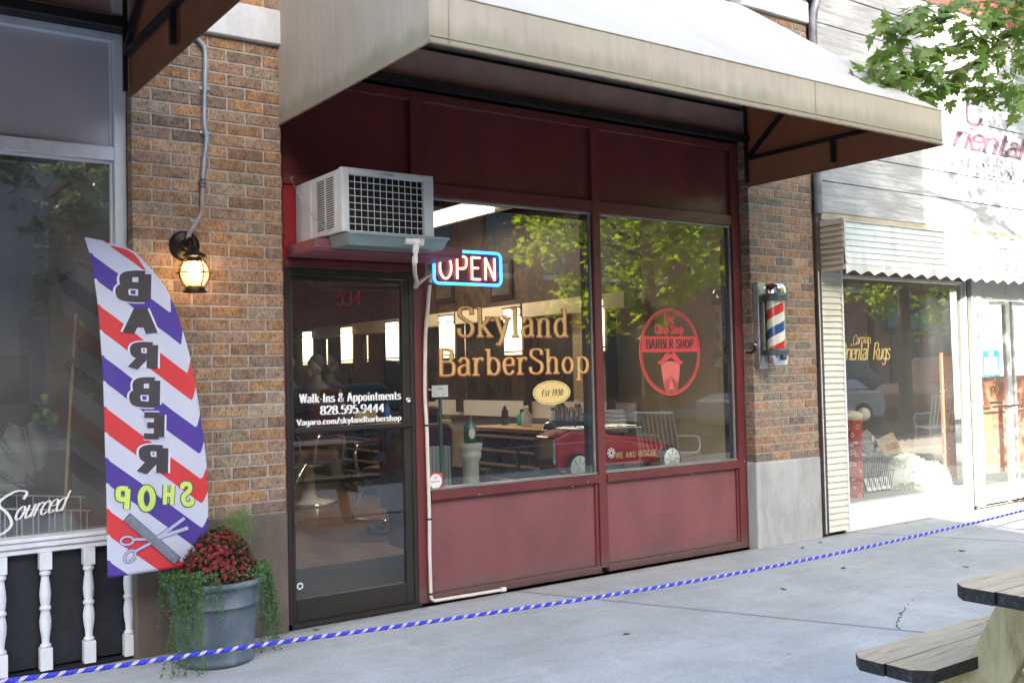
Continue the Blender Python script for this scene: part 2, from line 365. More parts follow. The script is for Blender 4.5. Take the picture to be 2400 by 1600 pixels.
# ------------------------------------------------------------------ lettering (own stroke alphabet)
GL = {
'S': (60, "C 53 78 50 94 32 100 12 93 10 72 30 56 50 42 54 22 44 4 24 0 8 8 5 26"), 's': (44, "C 38 54 34 63 22 66 9 60 10 46 22 36 37 28 40 14 32 2 18 0 7 5 5 16"),
'k': (56, "L 12 100 12 0;L 46 64 14 26;L 24 36 50 0;H 12 0;H 48 0;H 45 65;h 12 98"), 'y': (56, "L 8 65 30 2;L 50 65 30 2;C 30 2 24 -16 16 -28 6 -26;H 8 65;H 49 65"),
'l': (26, "L 13 100 13 0;H 13 0;h 13 98"), 'a': (50, "C 8 52 18 65 32 64 40 54 40 40;L 40 44 40 6;L 40 6 48 1;C 40 40 20 36 8 26 8 8 20 0 34 5 40 16"),
'n': (60, "L 12 65 12 0;C 12 44 22 62 36 64 46 54 46 40;L 46 42 46 0;H 12 0;H 46 0;h 12 63"), 'd': (58, "L 46 100 46 0;C 46 46 36 64 20 62 8 46 8 18 20 1 36 3 46 18;r 46 2;h 46 98"),
'B': (64, "L 12 100 12 0;C 12 100 36 100 50 92 50 62 36 53 12 53;C 12 53 42 53 58 42 56 8 38 0 12 0"), 'b': (58, "L 12 100 12 0;C 12 46 22 64 38 62 50 46 50 18 38 1 22 3 12 18;h 12 98"),
'r': (42, "L 12 65 12 0;C 12 42 20 60 32 65 39 58;H 12 0;h 12 63"), 'e': (50, "L 8 36 43 36;C 43 36 42 58 27 65 11 56 7 34 13 8 30 0 44 12"),
'h': (60, "L 12 100 12 0;C 12 44 22 62 36 64 46 54 46 40;L 46 42 46 0;H 12 0;H 46 0;h 12 98"), 'o': (56, "O 28 32 20 32"),
'p': (58, "L 12 65 12 -30;C 12 46 22 64 38 62 50 46 50 18 38 1 22 3 12 18;H 12 -30;h 12 63"), 'W': (88, "L 6 100 26 0;L 44 100 26 0;L 44 100 64 0;L 82 100 64 0;H 6 100;H 44 100;H 82 100"),
'-': (34, "L 6 36 28 36"), 'I': (28, "L 14 100 14 0;H 14 100;H 14 0"), '&': (70, "C 62 40 48 8 26 0 8 12 12 36 34 54 46 76 36 98 20 92 18 72 34 44 64 2"),
'A': (66, "L 30 100 6 0;L 34 100 58 0;L 16 36 48 36;H 6 0;H 58 0"), 'i': (26, "L 13 65 13 0;D 13 88;H 13 0;h 13 63"), 't': (36, "L 15 90 15 14;C 15 14 19 1 30 3;L 4 65 30 65"),
'm': (86, "L 12 65 12 0;C 12 44 22 62 34 64 42 54 42 40;L 42 42 42 0;C 42 44 52 62 64 64 72 54 72 40;L 72 42 72 0;H 12 0;H 42 0;H 72 0;h 12 63"),
'8': (54, "O 27 76 17 24;O 27 26 21 26"), '2': (52, "C 7 76 12 98 30 100 46 88 44 68 26 36 6 4;L 6 3 48 3"), '5': (52, "L 12 97 44 97;L 12 98 10 54;C 10 54 26 62 42 52 48 28 38 5 20 0 5 12"),
'9': (54, "C 46 62 34 46 16 48 7 66 10 90 26 100 42 92 47 68 44 30 30 2 10 6"), '4': (56, "L 40 100 40 0;L 38 98 5 32;L 5 30 52 30"), '.': (22, "D 11 6"), '3': (52, "C 6 80 18 100 38 96 44 72 34 56 20 54;C 20 54 42 52 47 28 36 2 18 0 4 14"),
'1': (34, "L 18 100 18 0;L 18 98 6 84;H 18 0"), '0': (56, "O 28 50 20 50"), 'V': (64, "L 6 100 32 0;L 58 100 32 0;H 6 100;H 58 100"),
'g': (54, "L 44 65 44 -8;C 44 -8 40 -28 22 -30 8 -20;C 44 46 34 64 20 62 8 46 8 22 20 4 36 6 44 20"), 'c': (48, "C 42 52 32 65 18 62 8 44 8 20 18 2 32 0 43 12"), '/': (40, "L 4 -8 34 104"),
'E': (56, "L 12 100 12 0;L 12 98 50 98;L 12 52 42 52;L 12 2 50 2"), 'T': (58, "L 29 100 29 0;L 4 98 54 98;H 29 0"), 'C': (62, "C 56 78 46 98 26 98 9 76 7 40 16 8 36 0 52 8 57 26"),
'R': (64, "L 12 100 12 0;C 12 99 40 100 52 90 50 60 36 51 12 51;L 32 51 58 0;H 12 0"), 'H': (66, "L 12 100 12 0;L 54 100 54 0;L 12 52 54 52"), 'O': (66, "O 33 50 25 50"),
'P': (60, "L 12 100 12 0;C 12 99 40 100 53 90 51 56 38 47 12 47"), 'L': (52, "L 12 100 12 0;L 12 2 48 2"), 'N': (66, "L 12 100 12 0;L 12 100 54 0;L 54 100 54 0"), 'F': (52, "L 12 100 12 0;L 12 98 48 98;L 12 52 40 52"),
'G': (66, "C 57 78 46 98 26 98 9 76 7 40 16 8 36 0 55 10;L 56 8 56 42;L 36 42 57 42"), 'D': (64, "L 12 100 12 0;C 12 99 36 100 54 84 58 50 54 16 36 1 12 1"), 'u': (58, "L 12 65 12 22;C 12 24 20 1 34 3 46 24;L 46 65 46 0"),
'U': (64, "L 11 100 11 24;C 11 26 20 0 44 0 53 26;L 53 24 53 100"), 'x': (50, "L 6 65 44 0;L 44 65 6 0"), 'f': (36, "C 34 96 20 100 14 82 14 50 14 0;L 4 62 30 62"), 'K': (62, "L 12 100 12 0;L 54 100 14 44;L 26 58 58 0"),
' ': (34, ""),
}
def strokes(text, sx=1., serif=0, track=0, slant=0):
    x = 0; out = []
    for ch in text:
        w, d = GL[ch]
        for part in [q for q in d.split(';') if q.strip()]:
            t = part.split(); k = t[0]; a = [float(q) for q in t[1:]]
            if k == 'L':
                m = 8; pts = [(a[0]+(a[2]-a[0])*i/m, a[1]+(a[3]-a[1])*i/m) for i in range(m+1)]; cl = False
            elif k == 'C':
                pts = [(p.x, p.y) for p in smooth([(a[i], a[i+1], 0) for i in range(0, len(a), 2)], 5)]; cl = False
            elif k == 'O':
                pts = [(a[0]+a[2]*math.sin(2*math.pi*i/24), a[1]+a[3]*math.cos(2*math.pi*i/24)) for i in range(24)]; cl = True
            elif k == 'D': pts = [(a[0]-.1, a[1]-5), (a[0]+.1, a[1]+5)]; cl = 'dot'
            elif k in 'Hhr':
                if not serif: continue
                l = serif if k in 'Hh' else 0; r_ = serif if k in 'Hr' else 0
                pts = [(a[0]-l, a[1]), (a[0]+r_, a[1])]; cl = 'serif'
            pts = [((p[0])*sx, p[1]) for p in pts]
            out.append(([(x+p[0]+slant*p[1], p[1]) for p in pts], cl))
        x += w*sx+track
    return out, x-track
def ink(mb, text, fn, height, thick=14, thin=6, sx=1., serif=0, track=0, slant=0, grow=0, center=True, lift0=0., mi=0, mirror=False, lift=.00025, mono=False, fitw=None, sub=1):
    """letters as flat strokes. fn(u, v, lift) -> world; u,v in metres from the text's left (or centre) and baseline"""
    S_, wid = strokes(text, sx, serif, track, slant); k = height/100; ku = fitw/wid if fitw else k
    for idx, (pts, cl) in enumerate(S_):
        P = [Vector((p[0], p[1], 0)) for p in pts]; n = len(P); L_ = []; Rr = []
        closed = cl is True
        for i in range(n):
            a = P[i-1] if (i > 0 or closed) else P[i]; b = P[(i+1) % n] if (i < n-1 or closed) else P[i]
            t = (b-a).normalized()
            w = thick if (mono or cl == 'dot') else thin+(thick-thin)*abs(t.y)**1.3
            if cl == 'serif': w = thin
            w = w/2+grow; q = P[i].copy()
            if not closed:
                if i == 0: q -= t*grow
                if i == n-1: q += t*grow
            nn = Vector((-t.y, t.x, 0)); L_.append(q+nn*w); Rr.append(q-nn*w)
        lf = lift0+lift*(idx % 5)
        def T(p):
            u = (p.x-(wid/2 if center else 0))*ku
            return fn(-u if mirror else u, p.y*k, lf)
        vs = [T(p.lerp(q, j/sub)) for j in range(sub+1) for p, q in zip(L_, Rr)]
        m = n if closed else n-1
        mb.add(vs, [(j*n+i, j*n+(i+1) % n, (j+1)*n+(i+1) % n, (j+1)*n+i) for j in range(sub) for i in range(m)], mi)
    return wid*k
def flat(x, z, y, ry=0):
    """text plane facing -y"""
    return lambda u, v, l: Vector((x+u*math.cos(ry)-v*math.sin(ry), y-l, z+v*math.cos(ry)+u*math.sin(ry)))

# ================================================================== GROUND
def sidewalk_mat():
    t = NT('sidewalk_concrete'); P = t.coord()
    n = t.ramp(t.noise(1.1, 8, P, rough=.62), [(.3, (.40, .415, .42)), (.7, (.53, .545, .555))])
    n = t.mix(.6, n, t.ramp(t.noise(60, 5, P, rough=.8), [(.35, .62), (.65, 1.12)]), 'MULTIPLY')
    st = t.ramp(t.noise(2.6, 8, t.mapping((.8, 2.2, 1)), rough=.75), [(.46, 0.), (.70, .7)])
    n = t.mix(st, n, (.33, .325, .31))
    spk = t.ramp(t.noise(240, 2, P), [(.69, 0.), (.74, .55)]); n = t.mix(spk, n, (.12, .11, .10))
    spot = t.ramp(t.noise(21, 2, P), [(.775, 0.), (.79, .75)]); n = t.mix(spot, n, (.07, .06, .055))
    gum = t.ramp(t.noise(13, 2, t.mapping((1, 1, 1), loc=(3, 7, 0))), [(.745, 0.), (.765, .45)]); n = t.mix(gum, n, (.17, .165, .16))
    pale = t.ramp(t.noise(1.7, 8, t.mapping((1.5, .7, 1), loc=(9, 2, 0)), rough=.8, dist=.8), [(.52, 0.), (.68, .45)]); n = t.mix(pale, n, (.60, .61, .61))
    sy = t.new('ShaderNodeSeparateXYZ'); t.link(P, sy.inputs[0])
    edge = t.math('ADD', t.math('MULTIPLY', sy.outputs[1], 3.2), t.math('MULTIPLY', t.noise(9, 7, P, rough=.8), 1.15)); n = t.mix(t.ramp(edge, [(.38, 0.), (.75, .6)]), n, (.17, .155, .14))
    # sawn joints between the slabs, a little ragged
    sx = t.new('ShaderNodeSeparateXYZ'); t.link(P, sx.inputs[0])
    wob = t.math('MULTIPLY', t.noise(7, 4, P), .02)
    u = t.math('ADD', t.math('ADD', t.math('MULTIPLY', sx.outputs[0], .907), t.math('MULTIPLY', sx.outputs[1], .42)), wob)
    d = t.math('ABSOLUTE', t.math('SUBTRACT', t.math('FRACT', t.math('DIVIDE', t.math('SUBTRACT', u, 3.45-1.58), 3.16)), .5))
    wd = t.math('ADD', .0008, t.math('MULTIPLY', t.noise(11, 3, P), .0018))
    j = t.math('LESS_THAN', d, wd)
    halo = t.ramp(d, [(.0, .5), (.012, 0.)])
    n = t.mix(halo, n, (.26, .255, .25)); n = t.mix(t.math('MULTIPLY', j, .9), n, (.06, .058, .055))
    t.base(n); t.set(rough=.93, spec=.25)
    h = t.math('SUBTRACT', t.math('ADD', t.math('MULTIPLY', t.noise(150, 5, P, rough=.75), .5), t.math('MULTIPLY', t.noise(9, 5, P), .6)), j)
    t.bump(h, .45, .006); return t.m
SIDEWALK = sidewalk_mat()
ASPHALT = M('asphalt', (.05, .05, .052), .9, var=.25, vs=2, bump=.4, bs=200)
GRASSM = M('far_ground', (.10, .10, .09), .95, var=.3, vs=.3)
m = MB(); m.box(-400, 400, -400, 400, -.6, -.17); m.build('ground', GRASSM, kind='structure')
m = MB(); m.box(-200, 200, -17.5, -6.15, -.165, -.15); m.build('road', ASPHALT, kind='structure')
m = MB(); m.box(-60, 90, -6.0, .02, -.14, 0); m.build('sidewalk', SIDEWALK, kind='structure')
m = MB(); m.box(-60, 90, -6.15, -6.003, -.16, .0); m.build('kerb', M('kerb_concrete', (.4, .4, .39), .9, var=.2), kind='structure', bevel=.02)
m = MB(); m.box(-60, 90, -22, -17.5, -.14, 0); m.build('far_pavement', M('far_concrete', (.35, .34, .33), .9, var=.2), kind='structure')
m = MB()
for i in range(-9, 15): m.box(i*6, i*6+3, -11.75, -11.62, -.149, -.145)
for i in range(-8, 14): m.box(i*6.4, i*6.4+.1, -8.3, -6.2, -.149, -.145)
m.build('road_marking', M('road_paint', (.7, .7, .66), .8, var=.15), kind='structure')
# crack in the slab
m = MB(); rk = random.Random(6); n_ = 26
pts = []
for i in range(n_+1):
    f_ = i/n_; pts.append((4.775+.70*f_+rk.uniform(-.014, .014)*(1-f_*.3), -2.108+.40*f_+rk.uniform(-.014, .014)+.02*math.sin(f_*5)))
for i in range(n_):
    if rk.random() < (.06 if i < 16 else .35): continue
    a = Vector((*pts[i], .0012)); b = Vector((*pts[i+1], .0012)); m.beam(a, b, rk.uniform(.002, .007)*(1.2-.7*i/n_), .002)
m.build('pavement_crack', M('crack_dirt', (.05, .047, .043), .95, var=0), kind='structure')

# ================================================================== BRICK BUILDING
HC, LB, J = .068, .204, .0095
def bricks(x0, x1, z0, z1, pal, y0=0, y1=.1, phase=0, seed=1, cut=0):
    rnd = random.Random(seed); mb = MB(); mb.cols = []
    nc = int(round((z1-z0)/HC)); h = (z1-z0)/nc
    for r in range(nc):
        za, zb = z0+r*h+J*.45, z0+(r+1)*h-J*.45
        x = x0 - (LB/2 if (r+phase) % 2 else 0)
        while x < x1-.012:
            a = max(x, x0) + (J/2 if x > x0+.001 else 0); b = min(x+LB, x1) - (J/2 if x+LB < x1-.012 else 0)
            if b-a > .02:
                dy = rnd.uniform(-.0015, .0015); dz = rnd.uniform(-.001, .001); n0 = len(mb.f)
                mb.box(a, b, y0+dy, y1, za+dz, zb+dz)
                c = rnd.choice(pal); k = rnd.uniform(.82, 1.18)
                mb.cols += [tuple(min(1, q*k) for q in c)]*(len(mb.f)-n0)
            x += LB
    return mb
PAL_L = [tuple((q*.84+.16*(c[0]*.36+c[1]*.5+c[2]*.14)*1.05)*1.10*k for q, k in zip(c, (1, 1.03, .93))) for c in [(.37, .195, .105), (.34, .19, .115), (.40, .235, .14), (.30, .19, .135), (.27, .155, .105), (.33, .24, .18), (.38, .20, .10), (.24, .155, .125), (.35, .205, .15)]]
PAL_R = [tuple((q*.72+.28*(c[0]*.36+c[1]*.5+c[2]*.14)*1.05)*1.2*k for q, k in zip(c, (1, 1.06, .92))) for c in [(.36, .165, .105), (.33, .17, .12), (.38, .205, .15), (.27, .155, .13), (.24, .15, .135), (.30, .19, .155), (.36, .155, .09), (.33, .185, .15), (.22, .165, .155)]]
bb = thing('brick_building', 'brown brick building with two brick piers around the maroon barber shopfront', 'building', (1.395, 0, 0))
def pier(x0, x1, segs, pal, mats, seed, base):
    m = MB(); m.box(x0+.004, x1-.004, .0045, .096, .66, segs[0][1]-.002)
    p = m.build('brick_pier', MORTAR, bb)
    for i, (a, b) in enumerate(segs[:1]): bricks(x0, x1, a, b, pal, phase=0, seed=seed).build('brickwork', BRICK, p, bevel=.0035)
    m = MB(); m.box(x0-.006, x1+.003, -.006, .1, -.02, .668); c = m.build('concrete_base', mats, p, bevel=.012, seg=2)
    return p
pL = pier(1.395, 2.215, [(.668, 3.288)], PAL_L, PLINTH_BROWN, 3, 0); pL['label'] = 'tan brick pier on a brown painted base beside the door'
pR = pier(6.105, 6.885, [(.668, 4.276)], PAL_R, PLINTH_GREY, 5, 0); pR['label'] = 'reddish brick pier on a grey concrete base behind the barber pole'
for x0, x1, z0, z1, s in ((1.30, 2.26, 3.29, 3.485, 0), (6.06, 6.885, 4.28, 4.455, 0)):
    m = MB(); m.box(x0, x1, -.035, .1, z0, z1); m.build('lintel_stone', STONE, bb, bevel=.006)
m = MB(); m.box(1.0, 6.885, .006, .098, 3.487, 4.277) ; m.box(1.0, 6.885, .007, .097, 4.457, 6.9); m.box(6.105, 6.87, .11, 12, 0, 3.2)
m.build('upper_wall_mortar', MORTAR, bb)
bricks(1.0, 2.26, 3.487, 4.5, PAL_L, y1=.05, phase=1, seed=9).build('upper_brickwork', BRICK, bb, bevel=.0035)
bricks(6.0, 6.885, 4.457, 6.8, PAL_R, y1=.05, phase=1, seed=10).build('upper_brickwork', BRICK, bb, bevel=.0035)
bricks(2.262, 5.998, 4.457, 6.8, PAL_R, y1=.05, phase=1, seed=11).build('upper_brickwork', BRICK, bb)
m = MB(); m.box(2.216, 6.104, .012, .12, 3.245, 3.44); m.box(2.216, 6.104, -.02, .011, 3.235, 3.25); m.build('steel_beam', TAUPE, bb, bevel=.003)
m = MB(); m.box(-2.6, 1.394, .012, .12, 3.30, 3.486); m.build('steel_beam', TAUPE, bb, bevel=.003)
m = MB(); m.box(-2.6, 1.394, .03, .15, 3.236, 3.299); m.build('shadow_gap', BLACK_STEEL, bb)
m = MB(); m.box(-8, 6.88, .13, 12.2, 3.45, 3.6); m.box(-8, 6.88, 12.2, 12.4, 0, 6.9); m.box(-8, 6.88, .1, 12.2, 6.9, 7.0); m.box(-8.2, -8, .1, 12.2, 0, 6.9)
m.build('rear_shell', MORTAR, bb)

# ================================================================== MAROON SHOPFRONT
sf = thing('maroon_shopfront', 'maroon painted shopfront with two big display windows and kick panels between the brick piers', 'shopfront', (2.216, .1, 0))
YF = .1
m = MB()
fr = lambda x0, x1, z0, z1, y0=YF, y1=.19: m.box(x0, x1, y0, y1, z0, z1)
fr(3.112, 3.205, 0.0, 3.20); fr(6.022, 6.104, 0, 3.2); fr(4.582, 4.650, .03, 3.2); fr(2.216, 2.262, 0, 3.2)
fr(3.2052, 4.5818, 2.542, 2.625, YF+.004); fr(4.6502, 6.0218, 2.542, 2.625, YF+.004)
fr(3.2052, 4.5818, .628, .686, YF-.012); fr(4.6502, 6.0218, .628, .686, YF-.012)
fr(3.2052, 4.5818, 0, .05, YF-.004); fr(4.6502, 6.0218, 0, .05, YF-.004)
fr(2.2622, 3.1118, 2.052, 2.10, YF+.004); fr(2.2622, 3.1118, 2.535, 2.60, YF+.004); fr(2.2622, 3.1118, 3.14, 3.2, YF+.004); fr(3.2052, 4.5818, 3.14, 3.2, YF+.004); fr(4.6502, 6.0218, 3.14, 3.2, YF+.004)
fr(6.0, 6.02, .051, .627, YF+.012); fr(4.552, 4.58, .051, .627, YF+.012); fr(4.652, 4.668, .051, .627, YF+.012)
m.build('frame', MAROON, sf, bevel=.003)
for x0, x1 in ((3.2052, 4.5818), (4.6502, 6.0218)):
    m = MB(); m.box(x0, x1, YF+.03, YF+.06, .052, .626); m.build('kick_panel', FADED_LIT, sf)
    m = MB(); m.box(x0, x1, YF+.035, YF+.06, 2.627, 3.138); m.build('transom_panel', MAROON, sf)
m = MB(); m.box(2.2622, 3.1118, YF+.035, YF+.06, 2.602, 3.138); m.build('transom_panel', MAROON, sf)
m = MB(); m.box(2.2622, 3.1118, YF+.02, YF+.06, 2.102, 2.533); m.build('vent_panel', RED_WALL, sf)['label'] = 'bright red panel behind the air conditioner'
for x0, x1 in ((3.206, 4.581), (4.651, 6.021)):
    m = MB(); w = .014; a = YF+.028; b = YF+.05
    m.box(x0, x1, a-.012, b, .687, .687+w); m.box(x0, x1, a-.008, b, 2.541-w, 2.541); m.box(x0, x0+w, a, b, .687+w, 2.541-w); m.box(x1-w, x1, a, b, .687+w, 2.541-w)
    m.build('glazing_bead', STOP, sf, bevel=.002)
    for xa, xb in ((x1-w-.03, x1-w-.0005), (x0+w+.0005, x0+w+.01)): m = MB(); m.box(xa, xb, b, b+.05, .70, 2.53); m.build('inner_bead', M('dark_gasket', (.03, .035, .04), .4, var=0), sf)
    m = MB(); m.box(x0+w*.5, x1-w*.5, YF+.036, YF+.042, .694, 2.534); m.build('window_pane', GLASS, sf)
    m = MB(); m.box(x0, x1, b, .30, .60, .686); m.build('inner_sill', M('inner_sill_paint', (.5, .5, .48), .5, var=.1), sf)
# small fixings on the frame
m = MB()
SCR = M('screw_steel', (.4, .36, .36), .4, metal=.6, var=0)
for px, py in ((1124, 1158), (1342, 1140), (1378, 1129), (1620, 1110), (1745, 1080)): m = MB(); q = at(px, py, YF-.014); m.ball(q, .006, 4); m.build('screw', SCR, sf)

# door
m = MB(); y0, y1 = .105, .15
dd = MB()
dd.box(2.2635, 2.291, y0, y1, 0.005, 2.05); dd.box(3.085, 3.111, y0, y1, 0.005, 2.05); dd.box(2.2912, 3.0848, y0, y1, 2.004, 2.05)
door = dd.build('door', BRONZE, sf, bevel=.003); door['label'] = 'dark bronze framed glass door with white lettering'
m = MB(); m.box(2.293, 2.312, y0+.006, y1, .015, 2.0); m.box(3.032, 3.083, y0+.006, y1, .015, 2.0); m.box(2.3122, 3.0318, y0+.006, y1, 1.975, 2.0); m.box(2.3122, 3.0318, y0+.006, y1, .015, .143)
m.build('leaf_frame', BRONZE, door, bevel=.003)
m = MB(); m.box(2.3122, 3.0318, y0+.002, y1+.02, 1.094, 1.122); m.box(3.02, 3.09, y0-.012, y0+.001, 1.096, 1.12); m.build('push_bar', BRONZE, door, bevel=.004)
m = MB(); m.box(2.311, 3.033, .126, .132, .142, 1.976); m.build('pane', GLASS, door)
m = MB(); m.lathe([(0.001, 0), (.017, 0), (.017, -.012), (.011, -.014), (.010, -.010), (.001, -.010)], (3.06, y0+.004, 1.262), 18, ax='y'); m.build('lock', CHROME, door)
m = MB(); m.box(2.264, 3.11, .06, .16, -.005, .014); m.build('threshold', M('worn_threshold', (.05, .047, .043), .5, metal=.4, var=.3, vs=20), door)
yt = .1245
m = MB()
ink(m, 'Walk-Ins & Appointments', flat(2.687, 1.267, yt), .050, 19, 8, .8, 8, 5, lift=.0002, fitw=.665)
ink(m, '828.595.9444', flat(2.693, 1.194, yt), .050, 19, 8, .85, 7, 4, lift=.0002, fitw=.42)
ink(m, 'Vagaro.com/skylandbarbershop', flat(2.678, 1.138, yt), .034, 19, 8, .8, 8, 4, lift=.0002, fitw=.685)
m.build('lettering', WVINYL, door)
m = MB(); ink(m, '534', flat(2.678, 1.84, yt), .088, 20, 7, 1.05, 14, 10, lift=.0002); m.build('number', M('dark_red_vinyl', (.20, .012, .012), .5, var=0), door)
m = MB(); m.lathe([(.001, 0), (.026, 0)], (2.339, yt, .218), 24, ax='y'); m.build('sticker', M('navy_vinyl', (.05, .05, .12), .5, var=0), door)
m = MB(); m.lathe([(.001, 0), (.020, 0)], (2.339, yt-.0006, .218), 24, ax='y')
st_ = []
m.build('sticker_disc', WVINYL, door)
m = MB()
for i in range(5):
    a = math.pi/2+i*2*math.pi/5
    m.add([(2.339+.017*math.cos(a), yt-.0012, .218+.017*math.sin(a)), (2.339+.008*math.cos(a+.63), yt-.0012, .218+.008*math.sin(a+.63)), (2.339, yt-.0012, .218), (2.339+.008*math.cos(a-.63), yt-.0012, .218+.008*math.sin(a-.63))], [(0, 1, 2, 3)])
m.build('sticker_star', BLKV, door)

# gilded lettering on the first window
yw = YF+.0345
gl0 = MB(); gl1 = MB()
def gild(txt, cx, z, h, sx, track):
    ink(gl1, txt, flat(cx, z, yw), h, 14, 4, sx, 12, track, grow=3.4, lift=.0002)
    ink(gl0, txt, flat(cx-.003, z+.003, yw-.0016), h, 13, 4, sx, 12, track, lift=.0002)
gild('Skyland', 3.905, 1.656, .188, 1.12, 12)
gild('BarberShop', 3.92, 1.405, .166, 1.22, 10)
gl1.build('lettering_shadow', GOLD_EDGE, sf)['label'] = 'dark red shadow edge of the gold window lettering'
gl0.build('lettering', GOLD, sf)['label'] = 'gold serif lettering on the left display window'
m = MB()
def disc(mb, cx, cz, rx, rz, y, n=40, mi=0):
    mb.add([(cx+rx*math.cos(2*math.pi*i/n), y, cz+rz*math.sin(2*math.pi*i/n)) for i in range(n)], [tuple(range(n-1, -1, -1))], mi)
disc(m, 4.205, 1.273, .163, .083, yw-.001); m.build('oval_badge', M('gold_badge', (.80, .60, .24), .45, var=.12, vs=60), sf)
m = MB()
ink(m, 'Est 1930', flat(4.205, 1.252, yw-.0018), .042, 17, 6, .95, 0, 12, slant=.25, lift=.0002)
k = 48; ring = [(4.205+.152*math.cos(2*math.pi*i/k), yw-.0016, 1.273+.074*math.sin(2*math.pi*i/k)) for i in range(k)]
ring2 = [(4.205+.149*math.cos(2*math.pi*i/k), yw-.0016, 1.273+.0715*math.sin(2*math.pi*i/k)) for i in range(k)]
m.add(ring+ring2, [(i, (i+1) % k, k+(i+1) % k, k+i) for i in range(k)]); m.build('badge_lettering', BLKV, sf)
# red oval emblem on the second window: beard and moustache
EC, EZ, ERX, ERZ = 5.338, 1.545, .312, .322
m = MB(); k = 72
def annulus(mb, cx, cz, a, b, c, d, y, n=72, mi=0):
    A = [(cx+a*math.cos(2*math.pi*i/n), y, cz+b*math.sin(2*math.pi*i/n)) for i in range(n)]; B = [(cx+c*math.cos(2*math.pi*i/n), y, cz+d*math.sin(2*math.pi*i/n)) for i in range(n)]
    mb.add(A+B, [(i, (i+1) % n, n+(i+1) % n, n+i) for i in range(n)], mi)
annulus(m, EC, EZ, .316, .326, .302, .313, yw); annulus(m, EC, EZ, .296, .307, .288, .299, yw)
zb0, zb1 = 1.545, 1.662
bw = lambda z: .300*math.sqrt(max(0, 1-((z-EZ)/.31)**2))
ch_w = 10
m.add([(EC-bw(zb0), yw-.0004, zb0), (EC+bw(zb0), yw-.0004, zb0), (EC+bw(zb1), yw-.0004, zb1), (EC-bw(zb1), yw-.0004, zb1)], [(0, 1, 2, 3)])
ink(m, 'The', flat(EC-.005, 1.765, yw), .066, 22, 12, .8, 7, 4, lift=.0002, fitw=.105)
ink(m, 'Chop Shop', flat(EC-.005, 1.685, yw), .066, 22, 12, .8, 6, 4, lift=.0002, fitw=.29)
m.build('emblem', RVINYL, sf)['label'] = 'red oval window emblem with moustache and beard'
m = MB(); ink(m, 'BARBER SHOP', flat(EC, 1.573, yw-.0008), .066, 24, 10, 1.0, 9, 8, lift=.0002); m.build('emblem_lettering', M('emblem_cutout', (.05, .03, .02), .5, var=0), sf)
m = MB()
half = [(0, .018), (.025, .034), (.05, .030), (.075, .004), (.10, -.022), (.133, -.034), (.12, -.050), (.095, -.056), (.065, -.048), (.035, -.022), (0, -.004)]
for sg in (-1, 1):
    P = [(EC+sg*x, yw-.0012, 1.505+z) for x, z in half]; m.add(P, [tuple(range(len(P)))])
m.build('moustache', RVINYL, sf)
m = MB(); rb = random.Random(4); out = []
L_ = [(-.03, -.030), (-.088, -.052)]; rr0 = random.Random(2)
for i in range(14):
    f_ = i/13; z = -.07-.16*f_; x = -(.094-.030*f_**1.5); L_ += [(x-.008, z), (x+.006, z-.008)]
for i in range(9): f_ = i/8; x = -.058+.116*f_; L_ += [(x, -.262-.012*math.sin(f_*9)*1-rr0.uniform(0, .012)), (x+.007, -.236)]
L_ += [(-x, z) for x, z in L_[:30][::-1]]
c0 = len(L_); m.add([(EC+x, yw-.0002, 1.505+z) for x, z in L_]+[(EC, yw-.0002, 1.505-.14)], [(i, (i+1) % c0, c0) for i in range(c0)]); m.build('beard', RVINYL2, sf)
# little stickers
m = MB(); m.box(3.213, 3.315, yw-.0002, yw+.0006, .69, .795); m.build('red_sticker', RVINYL, sf)
m = MB(); disc(m, 3.264, .742, .045, .047, yw-.001, 30); m.build('round_sticker', WVINYL, sf)
m = MB(); m.box(3.232, 3.296, yw-.0022, yw-.0018, .738, .743); ink(m, 'OK', flat(3.264, .757, yw-.002), .016, 14, 14, 1, 0, 8, mono=True); ink(m, 'BEST', flat(3.264, .712, yw-.002), .016, 14, 14, 1, 0, 8, mono=True) if False else None
m.build('sticker_print', RVINYL2, sf)

